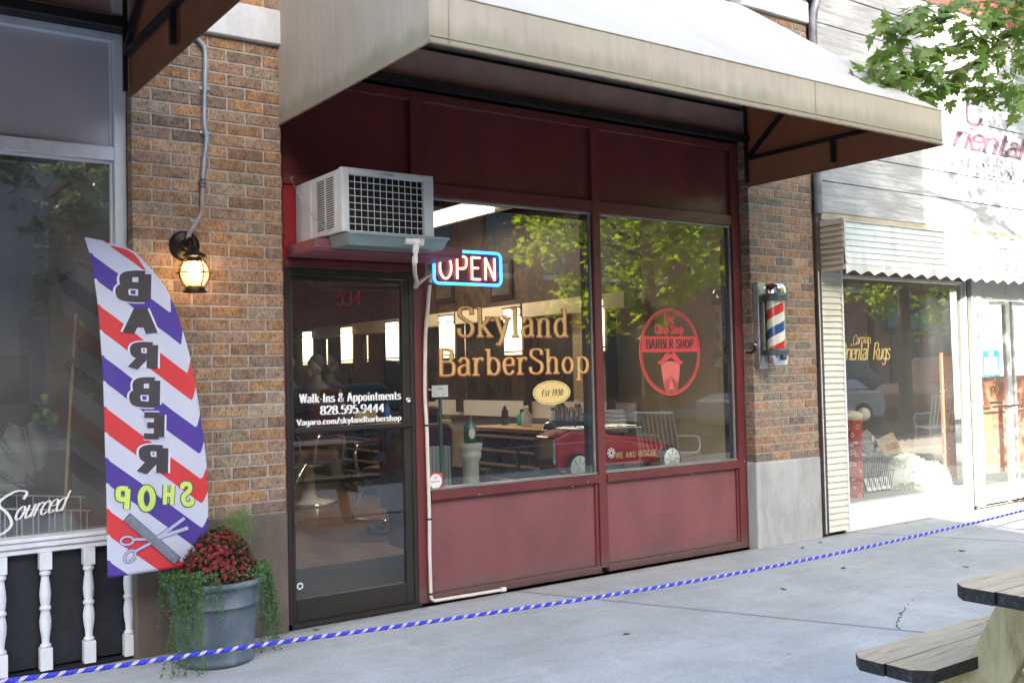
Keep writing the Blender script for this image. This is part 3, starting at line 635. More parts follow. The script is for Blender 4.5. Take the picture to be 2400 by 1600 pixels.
# ================================================================== AWNINGS
def awning(name, label, x0, x1, depth, zh, zv, zw, left=True, right=True, posts=()):
    """canvas awning: hem zh, valance top zv at the front, zw at the wall"""
    t = thing(name, label, 'awning', (x0, 0, zh))
    th = .004
    mats = [FABRIC, LINING]
    n = Vector((0, -(zw-zv), -(depth))).normalized()*th     # thickness, inwards
    def panel(nm, pts, nrm, lab=None):
        m = MB(); P = [Vector(p) for p in pts]; nv = Vector(nrm).normalized()*th; k = len(P)
        # subdivide quads so the cloth can sag a touch
        N = 14; a, b, c, d = P
        g0 = []; 
        for i in range(N+1):
            for j in range(N+1):
                s_, t_ = i/N, j/N
                q = (a*(1-s_)+b*s_)*(1-t_)+(d*(1-s_)+c*s_)*t_
                w = math.sin(math.pi*s_)*math.sin(math.pi*t_)
                q = q + nv/th*(.012*w*noise.noise(q*1.3)+ .004*w*noise.noise(q*5)) ; g0.append(q)
        nF = [(i*(N+1)+j, (i+1)*(N+1)+j, (i+1)*(N+1)+j+1, i*(N+1)+j+1) for i in range(N) for j in range(N)]
        m.add(g0, nF, 0, True); m.add([q+nv for q in g0], [f[::-1] for f in nF], 1, True)
        o = m.build(nm, [BLEACHED_SKYLIT, LINING] if nm == 'canopy' else mats, t)
        return o
    y1 = -depth
    panel('canopy', [(x0, 0, zw), (x1, 0, zw), (x1, y1, zv), (x0, y1, zv)], (0, -(-(zw-zv)), -depth) if False else (0, (zw-zv), -depth))
    panel('valance', [(x0, y1, zv), (x1, y1, zv), (x1, y1, zh), (x0, y1, zh)], (0, 1, 0))
    if left: panel('side_panel', [(x0, 0, zw), (x0, y1, zv), (x0, y1, zh), (x0, 0, zh)], (1, 0, 0))
    if right: panel('side_panel', [(x1, 0, zw), (x1, y1, zv), (x1, y1, zh), (x1, 0, zh)], (-1, 0, 0))
    m = MB(); e = .007
    m.tube([(x0, 0, zh), (x0, y1, zh), (x1, y1, zh), (x1, 0, zh)], e, 6) if (left and right) else m.tube([(x0, y1, zh), (x1, y1, zh), (x1, 0, zh)], e, 6)
    m.build('hem', HEM, t)
    m = MB(); m.tube([(x0, y1-.001, zh+.01), (x0, y1-.001, zv)], .004, 5); m.tube([(x0+.10, y1-.003, zh+.01), (x0+.10, y1-.003, zv)], .0022, 5)
    m.tube([(x0, y1, zv), (x1, y1, zv)], .005, 5); m.tube([(x0, y1-.003, zh+.03), (x1, y1-.003, zh+.03)], .0018, 4)
    for i in range(1, int((x1-x0)/1.3)+1):
        xs = x0+i*1.3; m.tube([(xs, y1-.003, zh+.008), (xs, y1-.003, zv)], .0022, 5)
    m.build('seam', FABRIC, t)
    b = .028
    def bar(a, c, w=b): 
        q = MB(); q.beam(a, c, w, w); return q.build('frame_bar', BLACK_STEEL, t)
    bar((x0+.03, y1+.035, zh+.05), (x1-.03, y1+.035, zh+.05), .04)
    bar((x0+.03, -.035, zh+.365), (x1-.03, -.035, zh+.365), .05)
    for x in posts:
        bar((x, -.03, zh+.21), (x, y1+.06, zh+.205)); bar((x, -.05, zh+.22), (x, -.05-.62*(zw-zv)*.9, zh+.22+.70*(zw-zv)*.62))
        bar((x, -.84, zh+.19), (x, -.84, zh+.03)); bar((x, -.02, zw-.05), (x, y1+.05, zv-.05))
        bar((x, -.03, zh+.02), (x, -.03, zw-.07), .022)
    return t
awning('main_awning', 'large beige canvas awning with green stains over the maroon shopfront', 2.205, 6.10, 1.66, 2.842, 3.068, 4.29, posts=(6.06, 2.26))
awning('left_awning', 'brown canvas awning above the white shop window, cut by the photo corner', -3.2, 1.392, 1.62, 2.885, 3.11, 4.29, left=True, posts=(1.36, -.9))

# ================================================================== INTERIOR OF THE BARBER SHOP
def floor_mat():
    t = NT('wood_floor'); b = t.new('ShaderNodeTexBrick'); t.link(t.mapping((1, 1, 1), (0, 0, R(90))), b.inputs[0])
    for k_, v in (('Scale', 1), ('Mortar Size', .003), ('Brick Width', 1.1), ('Row Height', .09)): b.inputs[k_].default_value = v
    b.inputs['Color1'].default_value = (.17, .085, .04, 1); b.inputs['Color2'].default_value = (.24, .13, .065, 1); b.inputs['Mortar'].default_value = (.03, .015, .01, 1)
    t.base(t.mix(.5, b.outputs['Color'], t.ramp(t.noise(8, 6, t.mapping((6, .6, 1))), [(.3, .55), (.7, 1.15)]), 'MULTIPLY')); t.set(rough=.3); return t.m
m = MB(); m.box(2.22, 6.1, .16, 12.2, -.02, .02); m.build('shop_floor', floor_mat(), kind='structure')
m = MB(); m.box(2.3, 4.4, .2, 1.55, .0205, .030); tag(m.build('entrance_mat', M('black_mat', (.02, .021, .023), .9, var=.3, vs=60)), 'black rubber entrance mat on the wooden floor just inside the glass door', 'mat')
def mural_mat():
    t = NT('mural_wallpaper'); v = t.new('ShaderNodeTexVoronoi'); v.inputs['Scale'].default_value = 3.3; v.feature = 'F1'
    t.link(t.mix(.35, t.mapping((1, 1, 1)), t.mapping((1, 1, 1))), v.inputs[0])
    n = t.noise(4.5, 8, t.mapping((1, 1, .6)), rough=.75, dist=1.8)
    t.base(t.ramp(n, [(.34, (.004, .003, .002)), (.46, (.012, .008, .004)), (.53, (.06, .032, .009)), (.60, (.012, .009, .004)), (.70, (.006, .006, .003))])); t.set(rough=.6); return t.m
MURAL = mural_mat()
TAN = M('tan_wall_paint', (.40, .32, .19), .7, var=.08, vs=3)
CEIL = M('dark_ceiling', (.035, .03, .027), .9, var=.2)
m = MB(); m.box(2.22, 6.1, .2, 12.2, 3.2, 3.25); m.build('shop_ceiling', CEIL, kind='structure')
m = MB(); m.box(6.06, 6.1, 1.2, 12.2, 2.115, 3.2); m.box(6.06, 6.1, 2.2, 4.1, 1.13, 1.97); m.box(6.06, 6.1, 4.25, 5.4, 1.13, 1.97); m.build('mural_wall', MURAL, kind='structure')
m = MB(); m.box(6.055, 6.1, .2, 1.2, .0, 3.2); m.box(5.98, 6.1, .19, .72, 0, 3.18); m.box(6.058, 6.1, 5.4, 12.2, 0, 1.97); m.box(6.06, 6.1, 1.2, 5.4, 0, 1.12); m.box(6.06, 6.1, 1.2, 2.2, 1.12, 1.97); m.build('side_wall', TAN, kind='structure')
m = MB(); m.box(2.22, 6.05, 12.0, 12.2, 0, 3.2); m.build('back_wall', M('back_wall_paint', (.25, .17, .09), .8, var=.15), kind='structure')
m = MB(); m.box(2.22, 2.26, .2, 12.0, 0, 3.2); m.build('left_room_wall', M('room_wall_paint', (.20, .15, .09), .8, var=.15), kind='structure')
# light shelf band running into the shop
m = MB()
for a, b in ((1.3, 2.83), (2.87, 4.1), (4.14, 5.40), (5.44, 6.66), (6.70, 7.9), (7.94, 9.2)): m.box(5.93, 6.055, a, b, 1.972, 2.112)
tag(m.build('wall_band', M('cream_band', (.62, .52, .38), .6, var=.05)), 'cream band of boards running along the shop side wall above the mirrors', 'wall trim')
def lamp_mat():
    t_ = NT('frosted_lamp'); sx = t_.new('ShaderNodeSeparateXYZ'); t_.link(t_.coord('Generated'), sx.inputs[0]); t_.base((.7, .6, .45))
    t_.b.inputs['Emission Color'].default_value = (1, .80, .55, 1)
    t_.link(t_.ramp(sx.outputs[2], [(.0, .35), (.35, .7), (.8, 1.0), (1., .5)]), t_.b.inputs['Emission Strength']); return t_.m
lampm = lamp_mat()
first = None
for i, y in enumerate((1.72, 3.0, 4.28, 5.56, 6.82, 8.08)):
    if first is None:
        s_ = thing('wall_sconce', '', 'wall lamp', (6.05, y, 1.58), 'lit box lamps in a row on the barber shop wall')
        m = MB(); m.box(5.90, 6.05, y-.125, y+.125, 1.60, 2.07); m.build('lamp_shade', lampm, s_, bevel=.005)
        m = MB()
        for z in (1.585, 1.625, 1.995, 2.072): m.box(5.888, 6.052, y-.135, y+.135, z, z+.012)
        m.box(5.94, 6.052, y-.17, y-.135, 1.0, 2.11); m.build('metal_frame', M('lamp_bronze', (.05, .035, .02), .4, metal=.5, var=0), s_)
        first = s_
    else:
        s_ = copy_tree(first); s_.location = (6.05, y, 1.58)
    s_['label'] = ('lit box wall lamp nearest the windows, seen through the second pane', 'lit box wall lamp behind the letters l and a of the gold lettering', 'lit box wall lamp behind the gold letters S and B',
                   'lit box wall lamp seen at the right edge of the glass door', 'lit box wall lamp in the middle of the glass door view', 'farthest lit box wall lamp, at the left of the glass door view')[i]
MIR = M('mirror', (.75, .74, .70), .03, metal=1, var=0)
for y0, y1, w in ((5.75, 6.6, 'wide wall mirror between the two farther lamps in the door view'), (7.0, 7.8, 'farthest wall mirror, at the left of the door view')):
    t = thing('wall_mirror', w, 'mirror', (6.05, (y0+y1)/2, 1.3), 'mirrors between the wall lamps')
    m = MB(); m.box(6.040, 6.056, y0, y1, 1.15, 1.95); m.build('mirror_glass', MIR, t)
    m = MB(); m.box(6.03, 6.056, y0-.03, y0, 1.12, 1.97); m.box(6.03, 6.056, y1, y1+.03, 1.12, 1.97); m.box(6.03, 6.0395, y0-.03, y1+.03, 1.10, 1.12); m.build('mirror_frame', IRON, t)
# hanging fluorescent fixture
t = thing('fluorescent_fixture', 'lit white fluorescent ceiling fixture hanging behind the left display window', 'ceiling light', (5.3, 3.4, 2.92))
m = MB(); m.hexa([(5.02, 2.5, 3.0), (5.6, 2.5, 3.0), (5.6, 4.6, 3.0), (5.02, 4.6, 3.0), (5.1, 2.58, 3.08), (5.52, 2.58, 3.08), (5.52, 4.52, 3.08), (5.1, 4.52, 3.08)]); m.build('reflector', M('enamel_reflector', (.8, .76, .68), .4, var=0), t)
m = MB(); m.box(5.08, 5.42, 2.55, 4.55, 2.965, 2.995); m.build('diffuser', emis('tube_light', (1, .9, .76), 1.5), t)
m = MB()
for y in (2.7, 4.4): m.tube([(5.3, y, 3.08), (5.3, y, 3.2)], .006, 6)
m.build('hanger', CHROME, t)
def lamp_light(nm, kind, loc, e, sz, parent):
    l = bpy.data.lights.new(nm, kind); l.energy = e; l.color = (1, .78, .52)
    if kind == 'AREA': l.shape = 'RECTANGLE'; l.size = .34; l.size_y = 2.0
    else: l.shadow_soft_size = sz
    o = bpy.data.objects.new(nm, l); COL.objects.link(o); o.parent = parent; o.location = Vector(loc)-parent_off(parent)
lamp_light('tube_glow', 'AREA', (5.25, 3.55, 2.96), 9, 0, t)

# ================================================================== WHITE SHOP ON THE LEFT
ws = thing('white_shopfront', 'white framed shop window over a black base with turned white balusters', 'shopfront', (1.39, .09, 0))
m = MB(); yf = .085
m.box(1.332, 1.392, yf, .16, 0.6, 3.235); m.box(-2.6, 1.3315, yf+.004, .16, 2.565, 2.635); m.box(-2.6, 1.3315, yf+.002, .16, 3.19, 3.235); m.box(-.95, -.89, yf, .16, .6, 3.235)
m.box(1.316, 1.3315, yf+.03, .15, .665, 2.564); m.box(1.316, 1.3315, yf+.03, .15, 2.636, 3.189); m.box(-2.6, 1.315, yf+.03, .15, 2.55, 2.564)
m.build('window_frame', WHITE, ws, bevel=.003)
m = MB(); m.box(-2.6, 1.3155, yf+.04, yf+.06, 2.636, 3.189); m.build('transom_panel', M('grey_lilac_board', (.52, .50, .52), .45, var=.07, vs=2), ws)
m = MB(); m.box(-.888, 1.3155, yf+.045, yf+.051, .665, 2.549); m.build('window_pane', GLASS_DULL, ws)
m = MB(); m.box(-2.6, 1.345, .02, .15, .645, .665); m.box(-2.6, 1.345, .03, .15, .615, .6445); m.box(-2.6, 1.345, .045, .15, .585, .6145); m.build('sill_rail', WHITE, ws, bevel=.004)
m = MB(); m.box(-2.6, 1.394, .10, .15, 0.0, .584); m.box(-2.6, 1.41, .045, .0995, -.01, .012); m.build('base_panel', BLACK_PANEL, ws)
for x in (1.375, 1.18, .979, .780, .581, .38):
    m = MB(); c = (x-.0, .062, 0); w = .028
    m.box(x-w, x+w, .034, .09, .012, .12); m.box(x-w, x+w, .034, .09, .50, .5845)
    m.lathe([(.018, .12), (.026, .125), (.026, .135), (.017, .142), (.019, .17), (.026, .215), (.028, .25), (.024, .28), (.020, .30), (.027, .306), (.027, .318), (.020, .325), (.024, .345), (.027, .38), (.024, .42), (.019, .455), (.018, .47), (.026, .476), (.026, .488), (.018, .5)], c, 16)
    m.build('baluster', WHITE, ws, bevel=.002)
m = MB(); S_ = lambda u, v, l: Vector((.795+u, yf+.040-l, .745+v))
ink(m, 'ourced', lambda u, v, l: S_(u+.05, v+u*.13, l), .092, 11, 5, .82, 0, -4, slant=.42, center=False, fitw=.235)
pts = smooth([(.10, .10, 0), (.115, .135, 0), (.06, .14, 0), (-.01, .09, 0), (.03, .035, 0), (.045, -.02, 0), (.0, -.06, 0), (-.05, -.05, 0), (-.06, -.02, 0), (-.01, -.02, 0)], 6)
for i in range(len(pts)-1):
    a, b = pts[i], pts[i+1]; t_ = (b-a).normalized(); nn_ = Vector((-t_.y, t_.x, 0)); w = .0035+.0035*abs(t_.y)
    m.add([S_(p.x, p.y, .0003*(i % 3)) for p in (a+nn_*w, b+nn_*w, b-nn_*w, a-nn_*w)], [(0, 1, 2, 3)])
m.build('script_lettering', WVINYL, ws)
m = MB(); m.box(-2.6, 1.38, .10, 3.2, -.02, .02); m.build('left_shop_floor', M('grey_shop_floor', (.2, .19, .18), .5, var=.2), kind='structure')
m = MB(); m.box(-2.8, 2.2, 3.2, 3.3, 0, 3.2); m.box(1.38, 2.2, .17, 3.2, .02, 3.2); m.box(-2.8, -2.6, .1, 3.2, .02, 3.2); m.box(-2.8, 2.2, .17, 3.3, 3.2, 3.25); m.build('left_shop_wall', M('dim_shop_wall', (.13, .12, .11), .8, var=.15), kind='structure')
m = MB(); m.box(-2.6, 1.37, .17, .75, .02, .56); m.build('display_ledge', M('ledge_paint', (.10, .095, .09), .6, var=.2), kind='structure')

# behind the left glass
LEAFM = None
def leaf_mat(name, c, c2, tr=.35, spec=.4, boost=(1.8, 1.9, .7)):
    t = NT(name); t.n.remove(t.b)
    col = t.ramp(t.noise(1.7, 4, t.mapping()), [(.32, c), (.68, c2)])
    b = t.new('ShaderNodeBsdfPrincipled'); t.link(col, b.inputs['Base Color']); b.inputs['Roughness'].default_value = .45; b.inputs['Specular IOR Level'].default_value = spec
    tl = t.new('ShaderNodeBsdfTranslucent'); t.link(t.mix(1., col, boost, 'MULTIPLY'), tl.inputs[0])
    mx = t.new('ShaderNodeMixShader'); mx.inputs[0].default_value = tr
    t.link(b.outputs[0], mx.inputs[1]); t.link(tl.outputs[0], mx.inputs[2]); t.link(mx.outputs[0], t.out.inputs[0]); return t.m
MAPLE = leaf_mat('maple_leaf', (.11, .18, .03), (.20, .28, .045), .7, boost=(3.3, 2.9, .8))
IVY = leaf_mat('trailing_leaf', (.05, .12, .045), (.12, .22, .08), .25)
FERN = leaf_mat('feathery_leaf', (.10, .19, .06), (.16, .26, .08), .3)
HOUSE = leaf_mat('houseplant_leaf', (.05, .16, .03), (.11, .28, .05), .3)
PALM = leaf_mat('dry_palm', (.25, .27, .24), (.35, .37, .32), .2)
BARK = M('bark', (.09, .07, .055), .9, var=.35, vs=14, bump=.8, bs=40, stretch=(1, 1, .3))
BAMBOO = M('bamboo', (.52, .36, .18), .5, var=.15, vs=20)
t = thing('staked_lime_plant', 'lime plant with green fruits tied to a bamboo stake behind the left window', 'plant', (1.20, .42, .56))
a = at(178, 735, .42); b = at(150, 1240, .42)
m = MB(); m.tube([b, at(160, 1040, .42), a], .008, 8); m.build('stake', BAMBOO, t)
m = MB()
for px, py in ((104, 931), (212, 927), (108, 966), (85, 977), (128, 980)): q = at(px, py, .45); m.ball(q, .021, 6)
m.build('fruit', M('lime_skin', (.18, .36, .04), .35, var=.1), t)
m = MB(); m.tube(smooth([at(165, 1000, .42), at(170, 930, .44), at(185, 830, .44), at(195, 870, .46), at(213, 920, .45)], 4), .003, 5)
m.tube(smooth([at(160, 1040, .42), at(135, 1000, .44), at(110, 960, .45)], 4), .003, 5); m.build('stem', BARK, t)
rl = random.Random(3)
def leafquad(mb, p, L_, w, d, up, fold=.25, mi=0):
    d = d.normalized(); s = d.cross(up)
    if s.length < 1e-3: s = d.orthogonal()
    s.normalize(); u = s.cross(d)
    A = p; B = p+d*L_*.45+s*w*.5+u*w*fold; C = p+d*L_; D_ = p+d*L_*.45-s*w*.5+u*w*fold; E_ = p+d*L_*.45
    mb.add([A, B, C, E_, D_], [(0, 1, 2, 3), (0, 3, 2, 4)], mi)
def rvec(r): 
    return Vector((r.gauss(0, 1), r.gauss(0, 1), r.gauss(0, 1))).normalized()
m = MB()
for px, py, n_ in ((185, 760, 12), (182, 800, 14), (178, 845, 10), (200, 880, 6), (120, 985, 16), (90, 960, 8), (150, 1030, 10), (205, 900, 5)):
    for _ in range(n_):
        q = at(px+rl.uniform(-14, 14), py+rl.uniform(-18, 18), .44+rl.uniform(-.06, .06)); leafquad(m, q, rl.uniform(.03, .06), .025, rvec(rl), rvec(rl))
m.build('leaves', HOUSE, t)
t = thing('palm_fronds', 'pale dried palm fronds lying behind the bottom left window', 'plant', tuple(at(40, 1130, .5)))
m = MB()
for bx, by, tx, ty in ((70, 1130, 0, 1030), (80, 1120, 55, 1000), (60, 1140, -20, 1100)):
    A_ = at(bx, by, .5); B_ = at(tx, ty, .5); m.tube([A_, B_], .003, 5)
    for i in range(22):
        q = A_.lerp(B_, (i+1)/23); d = (B_-A_).normalized(); u = Vector((0, -1, 0)); s = d.cross(u)
        for sg in (-1, 1): leafquad(m, q, .13*(1-.5*abs(i/22-.4)), .009, d*.7+s*sg, u)
m.build('leaves', PALM, t)
t = thing('framed_mirror', 'black framed picture hanging tilted inside the left shop', 'picture', tuple(at(150, 760, 1.0)))
P = [at(108, 668, 1.0), at(182, 632, 1.25), at(182, 865, 1.25), at(112, 875, 1.0)]
m = MB(); m.slab(P, (.1, 1, 0), .02); m.build('canvas', M('grey_canvas', (.3, .3, .31), .4, var=.15), t)
m = MB()
for i in range(4): m.beam(P[i]+Vector((0, -.012, 0)), P[(i+1) % 4]+Vector((0, -.012, 0)), .035, .035)
m.build('frame', BLACK_STEEL, t)
t = thing('wire_display_rack', 'low white wire display rack standing on the ledge behind the left window', 'rack', (1.15, .5, .56))
m = MB()
for i in range(9):
    x = .62+i*.08; m.tube([(x, .6, .57), (x, .6, .86-.01*i)], .004, 5); m.tube([(x, .45, .57), (x, .45, .80-.01*i)], .004, 5)
m.tube([(.60, .6, .86), (1.28, .6, .78)], .005, 5); m.tube([(.60, .45, .80), (1.28, .45, .72)], .005, 5); m.build('wires', WHITE_P, t)
t = thing('dark_stool', 'dark round seated stool inside the left shop behind the palm fronds', 'stool', (.9, 1.4, .02))
m = MB(); m.lathe([(.001, .98), (.2, .98), (.22, .95), (.2, .9), (.001, .9)], (.9, 1.4, 0), 20); m.build('seat', M('dark_leather', (.03, .02, .02), .4), t)
for sx_, sy_ in ((-1, -1), (1, -1), (1, 1), (-1, 1)):
    m = MB(); m.tube([(.9+.12*sx_, 1.4+.12*sy_, .9), (.9+.2*sx_, 1.4+.2*sy_, .02)], .015, 6); m.build('leg', IRON, t)

# ================================================================== LANTERN + CONDUIT
CP = [(1.735, -.02, 3.42), (1.735, -.02, 3.27), (1.745, -.02, 3.24), (1.779, -.02, 3.19), (1.776, -.02, 3.0), (1.770, -.02, 2.79), (1.782, -.02, 2.71), (1.766, -.02, 2.58), (1.757, -.02, 2.45)]
t = thing('electrical_conduit', 'thin bent grey conduit running down the left brick pier to the wall lantern', 'pipe', (1.757, 0, 2.18))
m = MB(); m.tube(smooth(CP, 4), .0125, 10); m.build('upper_pipe', GALV, t)
m = MB(); m.tube(smooth([(1.757, -.02, 2.44), (1.753, -.022, 2.33), (1.742, -.025, 2.29), (1.706, -.035, 2.235), (1.674, -.045, 2.185), (1.668, -.05, 2.15)], 4), .0125, 10); m.build('lower_pipe', M('rusty_conduit', (.38, .29, .27), .6, var=.3, vs=18), t)
m = MB()
for z in (2.44, 2.46, 2.478): m.tube([(1.757, -.02, z), (1.757, -.02, z+.01)], .0175, 12)
m.build('coupling', RUB, t, bevel=.002)
for z, x in ((2.985, 1.777), (2.745, 1.777), (2.262, 1.722)):
    m = MB(); m.box(x-.03, x+.03, -.012, -.002, z-.008, z+.008); m.tube([(x+.022, -.012, z), (x+.022, -.016, z)], .005, 8); m.build('clamp', GALV, t)
LX, LY, LZ = 1.662, -.165, 1.965
t = thing('wall_lantern', 'lit black iron onion lantern with glass globe on the left brick pier', 'wall lamp', (LX, 0, 2.12))
m = MB(); m.lathe([(.001, -.03), (.02, -.032), (.045, -.026), (.062, -.014), (.078, -.012), (.082, 0)], (LX, 0, 2.125), 28, ax='y'); m.lathe([(.001, -.052), (.018, -.05), (.03, -.04), (.034, -.028)], (LX, 0, 2.125), 20, ax='y'); m.build('back_plate', IRON, t)
m = MB(); m.tube(smooth([(LX, -.04, 2.125), (LX, -.085, 2.15), (LX, -.14, 2.145), (LX, LY, 2.115), (LX, LY, 2.09)], 5), .012, 10); m.build('arm', IRON, t)
m = MB(); m.lathe([(.001, .135), (.016, .132), (.022, .118), (.03, .112), (.055, .098), (.062, .088), (.05, .086), (.034, .078), (.034, .066)], (LX, LY, LZ), 24); m.build('cap', IRON, t)
m = MB(); m.lathe([(.036, -.068), (.046, -.072), (.05, -.085), (.058, -.092), (.062, -.1), (.001, -.1)], (LX, LY, LZ), 24); m.lathe([(.001, -.066), (.038, -.066)], (LX, LY, LZ), 24); m.build('base', IRON, t)
m = MB(); m.lathe([(.034, .066), (.052, .052), (.064, .03), (.069, 0), (.065, -.028), (.052, -.052), (.036, -.066)], (LX, LY, LZ), 28); m.build('glass_globe', glass('globe_glass', (1, .95, .86), 1.5, .38), t)
m = MB(); m.lathe([(.001, -.035), (.018, -.03), (.028, -.01), (.027, .012), (.016, .035), (.012, .06), (.001, .062)], (LX, LY, LZ), 18); m.build('bulb', emis('warm_bulb', (1, .60, .27), 13), t)
m = MB()
for a in (0, 90):
    c_, s_ = math.cos(R(a+12)), math.sin(R(a+12))
    for sg in (-1, 1):
        m.tube([(LX+c_*sg*r_, LY+s_*sg*r_, LZ+z) for r_, z in [(.035, .082), (.062, .062), (.082, .03), (.088, 0), (.082, -.03), (.062, -.068), (.045, -.085)]], .0028, 6)
m.tube([(LX+.088*math.cos(i*math.pi/16), LY+.088*math.sin(i*math.pi/16), LZ) for i in range(32)], .0028, 6, closed=True); m.build('wire_cage', IRON, t)

# ================================================================== AIR CONDITIONER, SHELF, PIPE
t = thing('wall_shelf', 'maroon wooden shelf carrying the air conditioner above the door', 'shelf', (2.28, .1, 2.12))
m = MB(); m.box(2.282, 3.235, -.28, .0995, 2.108, 2.118); m.box(2.282, 3.235, -.285, -.262, 2.118, 2.172); m.box(2.282, 2.30, -.2619, .0995, 2.118, 2.172); m.box(2.3002, 3.235, -.2619, .0995, 2.1545, 2.17)
m.build('shelf_board', maroon('faded_maroon_paint', (.25, .085, .10), .5), t, bevel=.003)
AX0, AX1, AZ0, AZ1, AY0, AY1 = 2.345, 2.905, 2.184, 2.528, -.50, .118
t = thing('window_air_conditioner', 'off-white window air conditioner with a grid grille sitting on the maroon shelf', 'air conditioner', (2.6, -.2, AZ0))
m = MB(); m.box(AX0, AX1, -.466, AY1, AZ0+.002, AZ1-.001); m.build('case', AC_WHITE, t, bevel=.008, seg=2)
m = MB()
m.box(AX0-.004, AX0+.041, AY0, -.464, AZ0, AZ1+.002); m.box(AX1-.058, AX1+.004, AY0, -.464, AZ0, AZ1+.002); m.box(AX0+.0412, AX1-.0582, AY0, -.464, AZ1-.034, AZ1+.002); m.box(AX0+.0412, AX1-.0582, AY0, -.464, AZ0, AZ0+.008)
m.build('front_bezel', AC_WHITE, t, bevel=.004, seg=2)
m = MB(); m.box(AX0+.041, AX1-.058, -.47, -.4665, AZ0+.008, AZ1-.034)
for i in range(110): x = AX0+.043+i*.00418; m.box(x, x+.0012, -.474, -.4705, AZ0+.009, AZ1-.035)
m.build('coil', DARK, t)
m = MB(); gx0, gx1, gz0, gz1 = AX0+.041, AX1-.058, AZ0+.008, AZ1-.034
for i in range(13): x = gx0+(gx1-gx0)*i/12; m.tube([(x, -.488, gz0), (x, -.488, gz1)], .0022, 5)
for i in range(9): z = gz0+(gz1-gz0)*i/8; m.tube([(gx0, -.491, z), (gx1, -.491, z)], .0022, 5)
m.build('grille', WHITE_P, t)
m = MB()
for k_ in (0, 1):
    for i in range(22):
        y_ = -.40+k_*.115; z = AZ0+.035+i*.0128
        m.box(AX0-.0012, AX0+.004, y_+.008, y_+.10, z, z+.0062)
m.build('side_louvre', BLKV, t)
for y_ in (-.43, -.415, -.11, -.10, -.09): m = MB(); m.box(AX0-.002, AX0+.003, y_, y_+.0025, AZ0+.01, AZ1-.01); m.build('case_rib', AC_WHITE, t)
m = MB(); ink(m, 'FRIGIDAIRE', flat(2.615, AZ1-.022, AY0-.0006), .0105, 15, 11, 1.15, 0, 18, lift=.0001); m.build('lettering', BLKV, t)
m = MB(); m.hexa([(2.38, -.49, 2.115), (2.97, -.49, 2.115), (2.95, -.287, 2.118), (2.38, -.287, 2.118), (2.36, -.535, 2.178), (2.985, -.535, 2.178), (2.985, -.287, 2.181), (2.36, -.287, 2.181)])
m.box(2.358, 2.987, -.539, -.533, 2.168, 2.184); pan = m.build('drip_pan', AC_GREEN, t, bevel=.003)
m = MB(); m.quad((2.745, -.5335, 2.128), (2.82, -.5335, 2.128), (2.82, -.545, 2.168), (2.745, -.545, 2.168)); m.build('white_tape', M('tape', (.6, .62, .62), .6, var=.1), pan)
t = thing('support_chain', 'thin steel chain slung from the wall to the air conditioner side', 'chain', (2.33, .09, 2.5))
m = MB()
A_ = Vector((2.31, .095, 2.56)); B_ = Vector((2.338, -.36, 2.205)); n_ = 30
for i in range(n_):
    s_ = i/(n_-1); q = A_.lerp(B_, s_)+Vector((0, 0, -.05*math.sin(math.pi*s_))); q2 = A_.lerp(B_, s_+.02)+Vector((0, 0, -.05*math.sin(math.pi*(s_+.02)))); d = (q2-q).normalized()
    u = d.orthogonal().normalized() if i % 2 else d.cross(d.orthogonal()).normalized()
    m.tube([q+d*.011*math.cos(a*math.pi/4)+u*.005*math.sin(a*math.pi/4) for a in range(8)], .0016, 4, closed=True)
m.build('links', CHROME, t)
m = MB(); m.tube([(2.31, .1, 2.56), (2.31, .08, 2.56), (2.31, .075, 2.575)], .003, 6); m.build('hook', CHROME, t)
t = thing('drain_pipe', 'yellowed white plastic drain pipe from the air conditioner down the maroon post', 'pipe', (3.19, .06, 0))
m = MB(); pts = [(2.72, -.54, 2.145), (2.745, -.56, 2.14), (2.755, -.56, 2.115), (2.752, -.55, 2.05), (2.76, -.53, 2.015), (2.86, -.36, 1.985), (2.985, -.16, 1.972), (3.07, .0, 1.96)]
m.tube(smooth(pts, 4), .012, 10); pp = m.build('upper_pipe', PVC, t)
m = MB(); m.tube([(2.70, -.54, 2.147), (2.775, -.555, 2.143)], .019, 12); m.tube([(2.755, -.56, 2.125), (2.753, -.555, 2.085)], .0175, 12); m.tube([(2.752, -.552, 2.06), (2.756, -.54, 2.03)], .016, 12)
m.tube([(3.055, -.03, 1.963), (3.088, .03, 1.958)], .016, 10); m.build('elbow', WHITE_P, t, bevel=.002)
P_ = [at(1003, 640, .06)]
P_ = [Vector((3.07, .0, 1.96)), at(1010, 642, .06), at(1007, 665, .065), at(1003, 720, .07), at(998, 770, .075), at(996, 850, .078), at(996, 930, .078), at(1000, 1000, .078), at(1003, 1100, .078), at(1006, 1200, .078), at(1007, 1300, .078), at(1010, 1400, .078)]
P_[-1].z = max(.02, P_[-1].z)
m = MB(); m.tube(smooth(P_, 3), .0115, 10); m.build('riser', PVC, t)
q = P_[-1]; m = MB(); m.tube([q+Vector((0, 0, -.004)), (q.x+.02, .072, .014), (3.5, .06, .014), (3.705, .055, .014)], .0115, 10); m.build('outlet', PVC, t)
m = MB(); m.tube([(3.69, .056, .014), (3.725, .054, .014)], .017, 12); m.build('outlet_cap', WHITE_P, t)
for z in (1.10, .52, .06, 1.965):
    m = MB(); k_ = min(P_[1:], key=lambda v: abs(v.z-z)); q = k_ if z > 1.5 else Vector((k_.x, .078, z)); m.tube([q+Vector((0, 0, -.006)), q+Vector((0, 0, .006))], .0145, 10)
    if z < 1.9: m.box(q.x, q.x+.02, .078, .092, z-.005, z+.005)
    m.build('clip', BLKV, t)

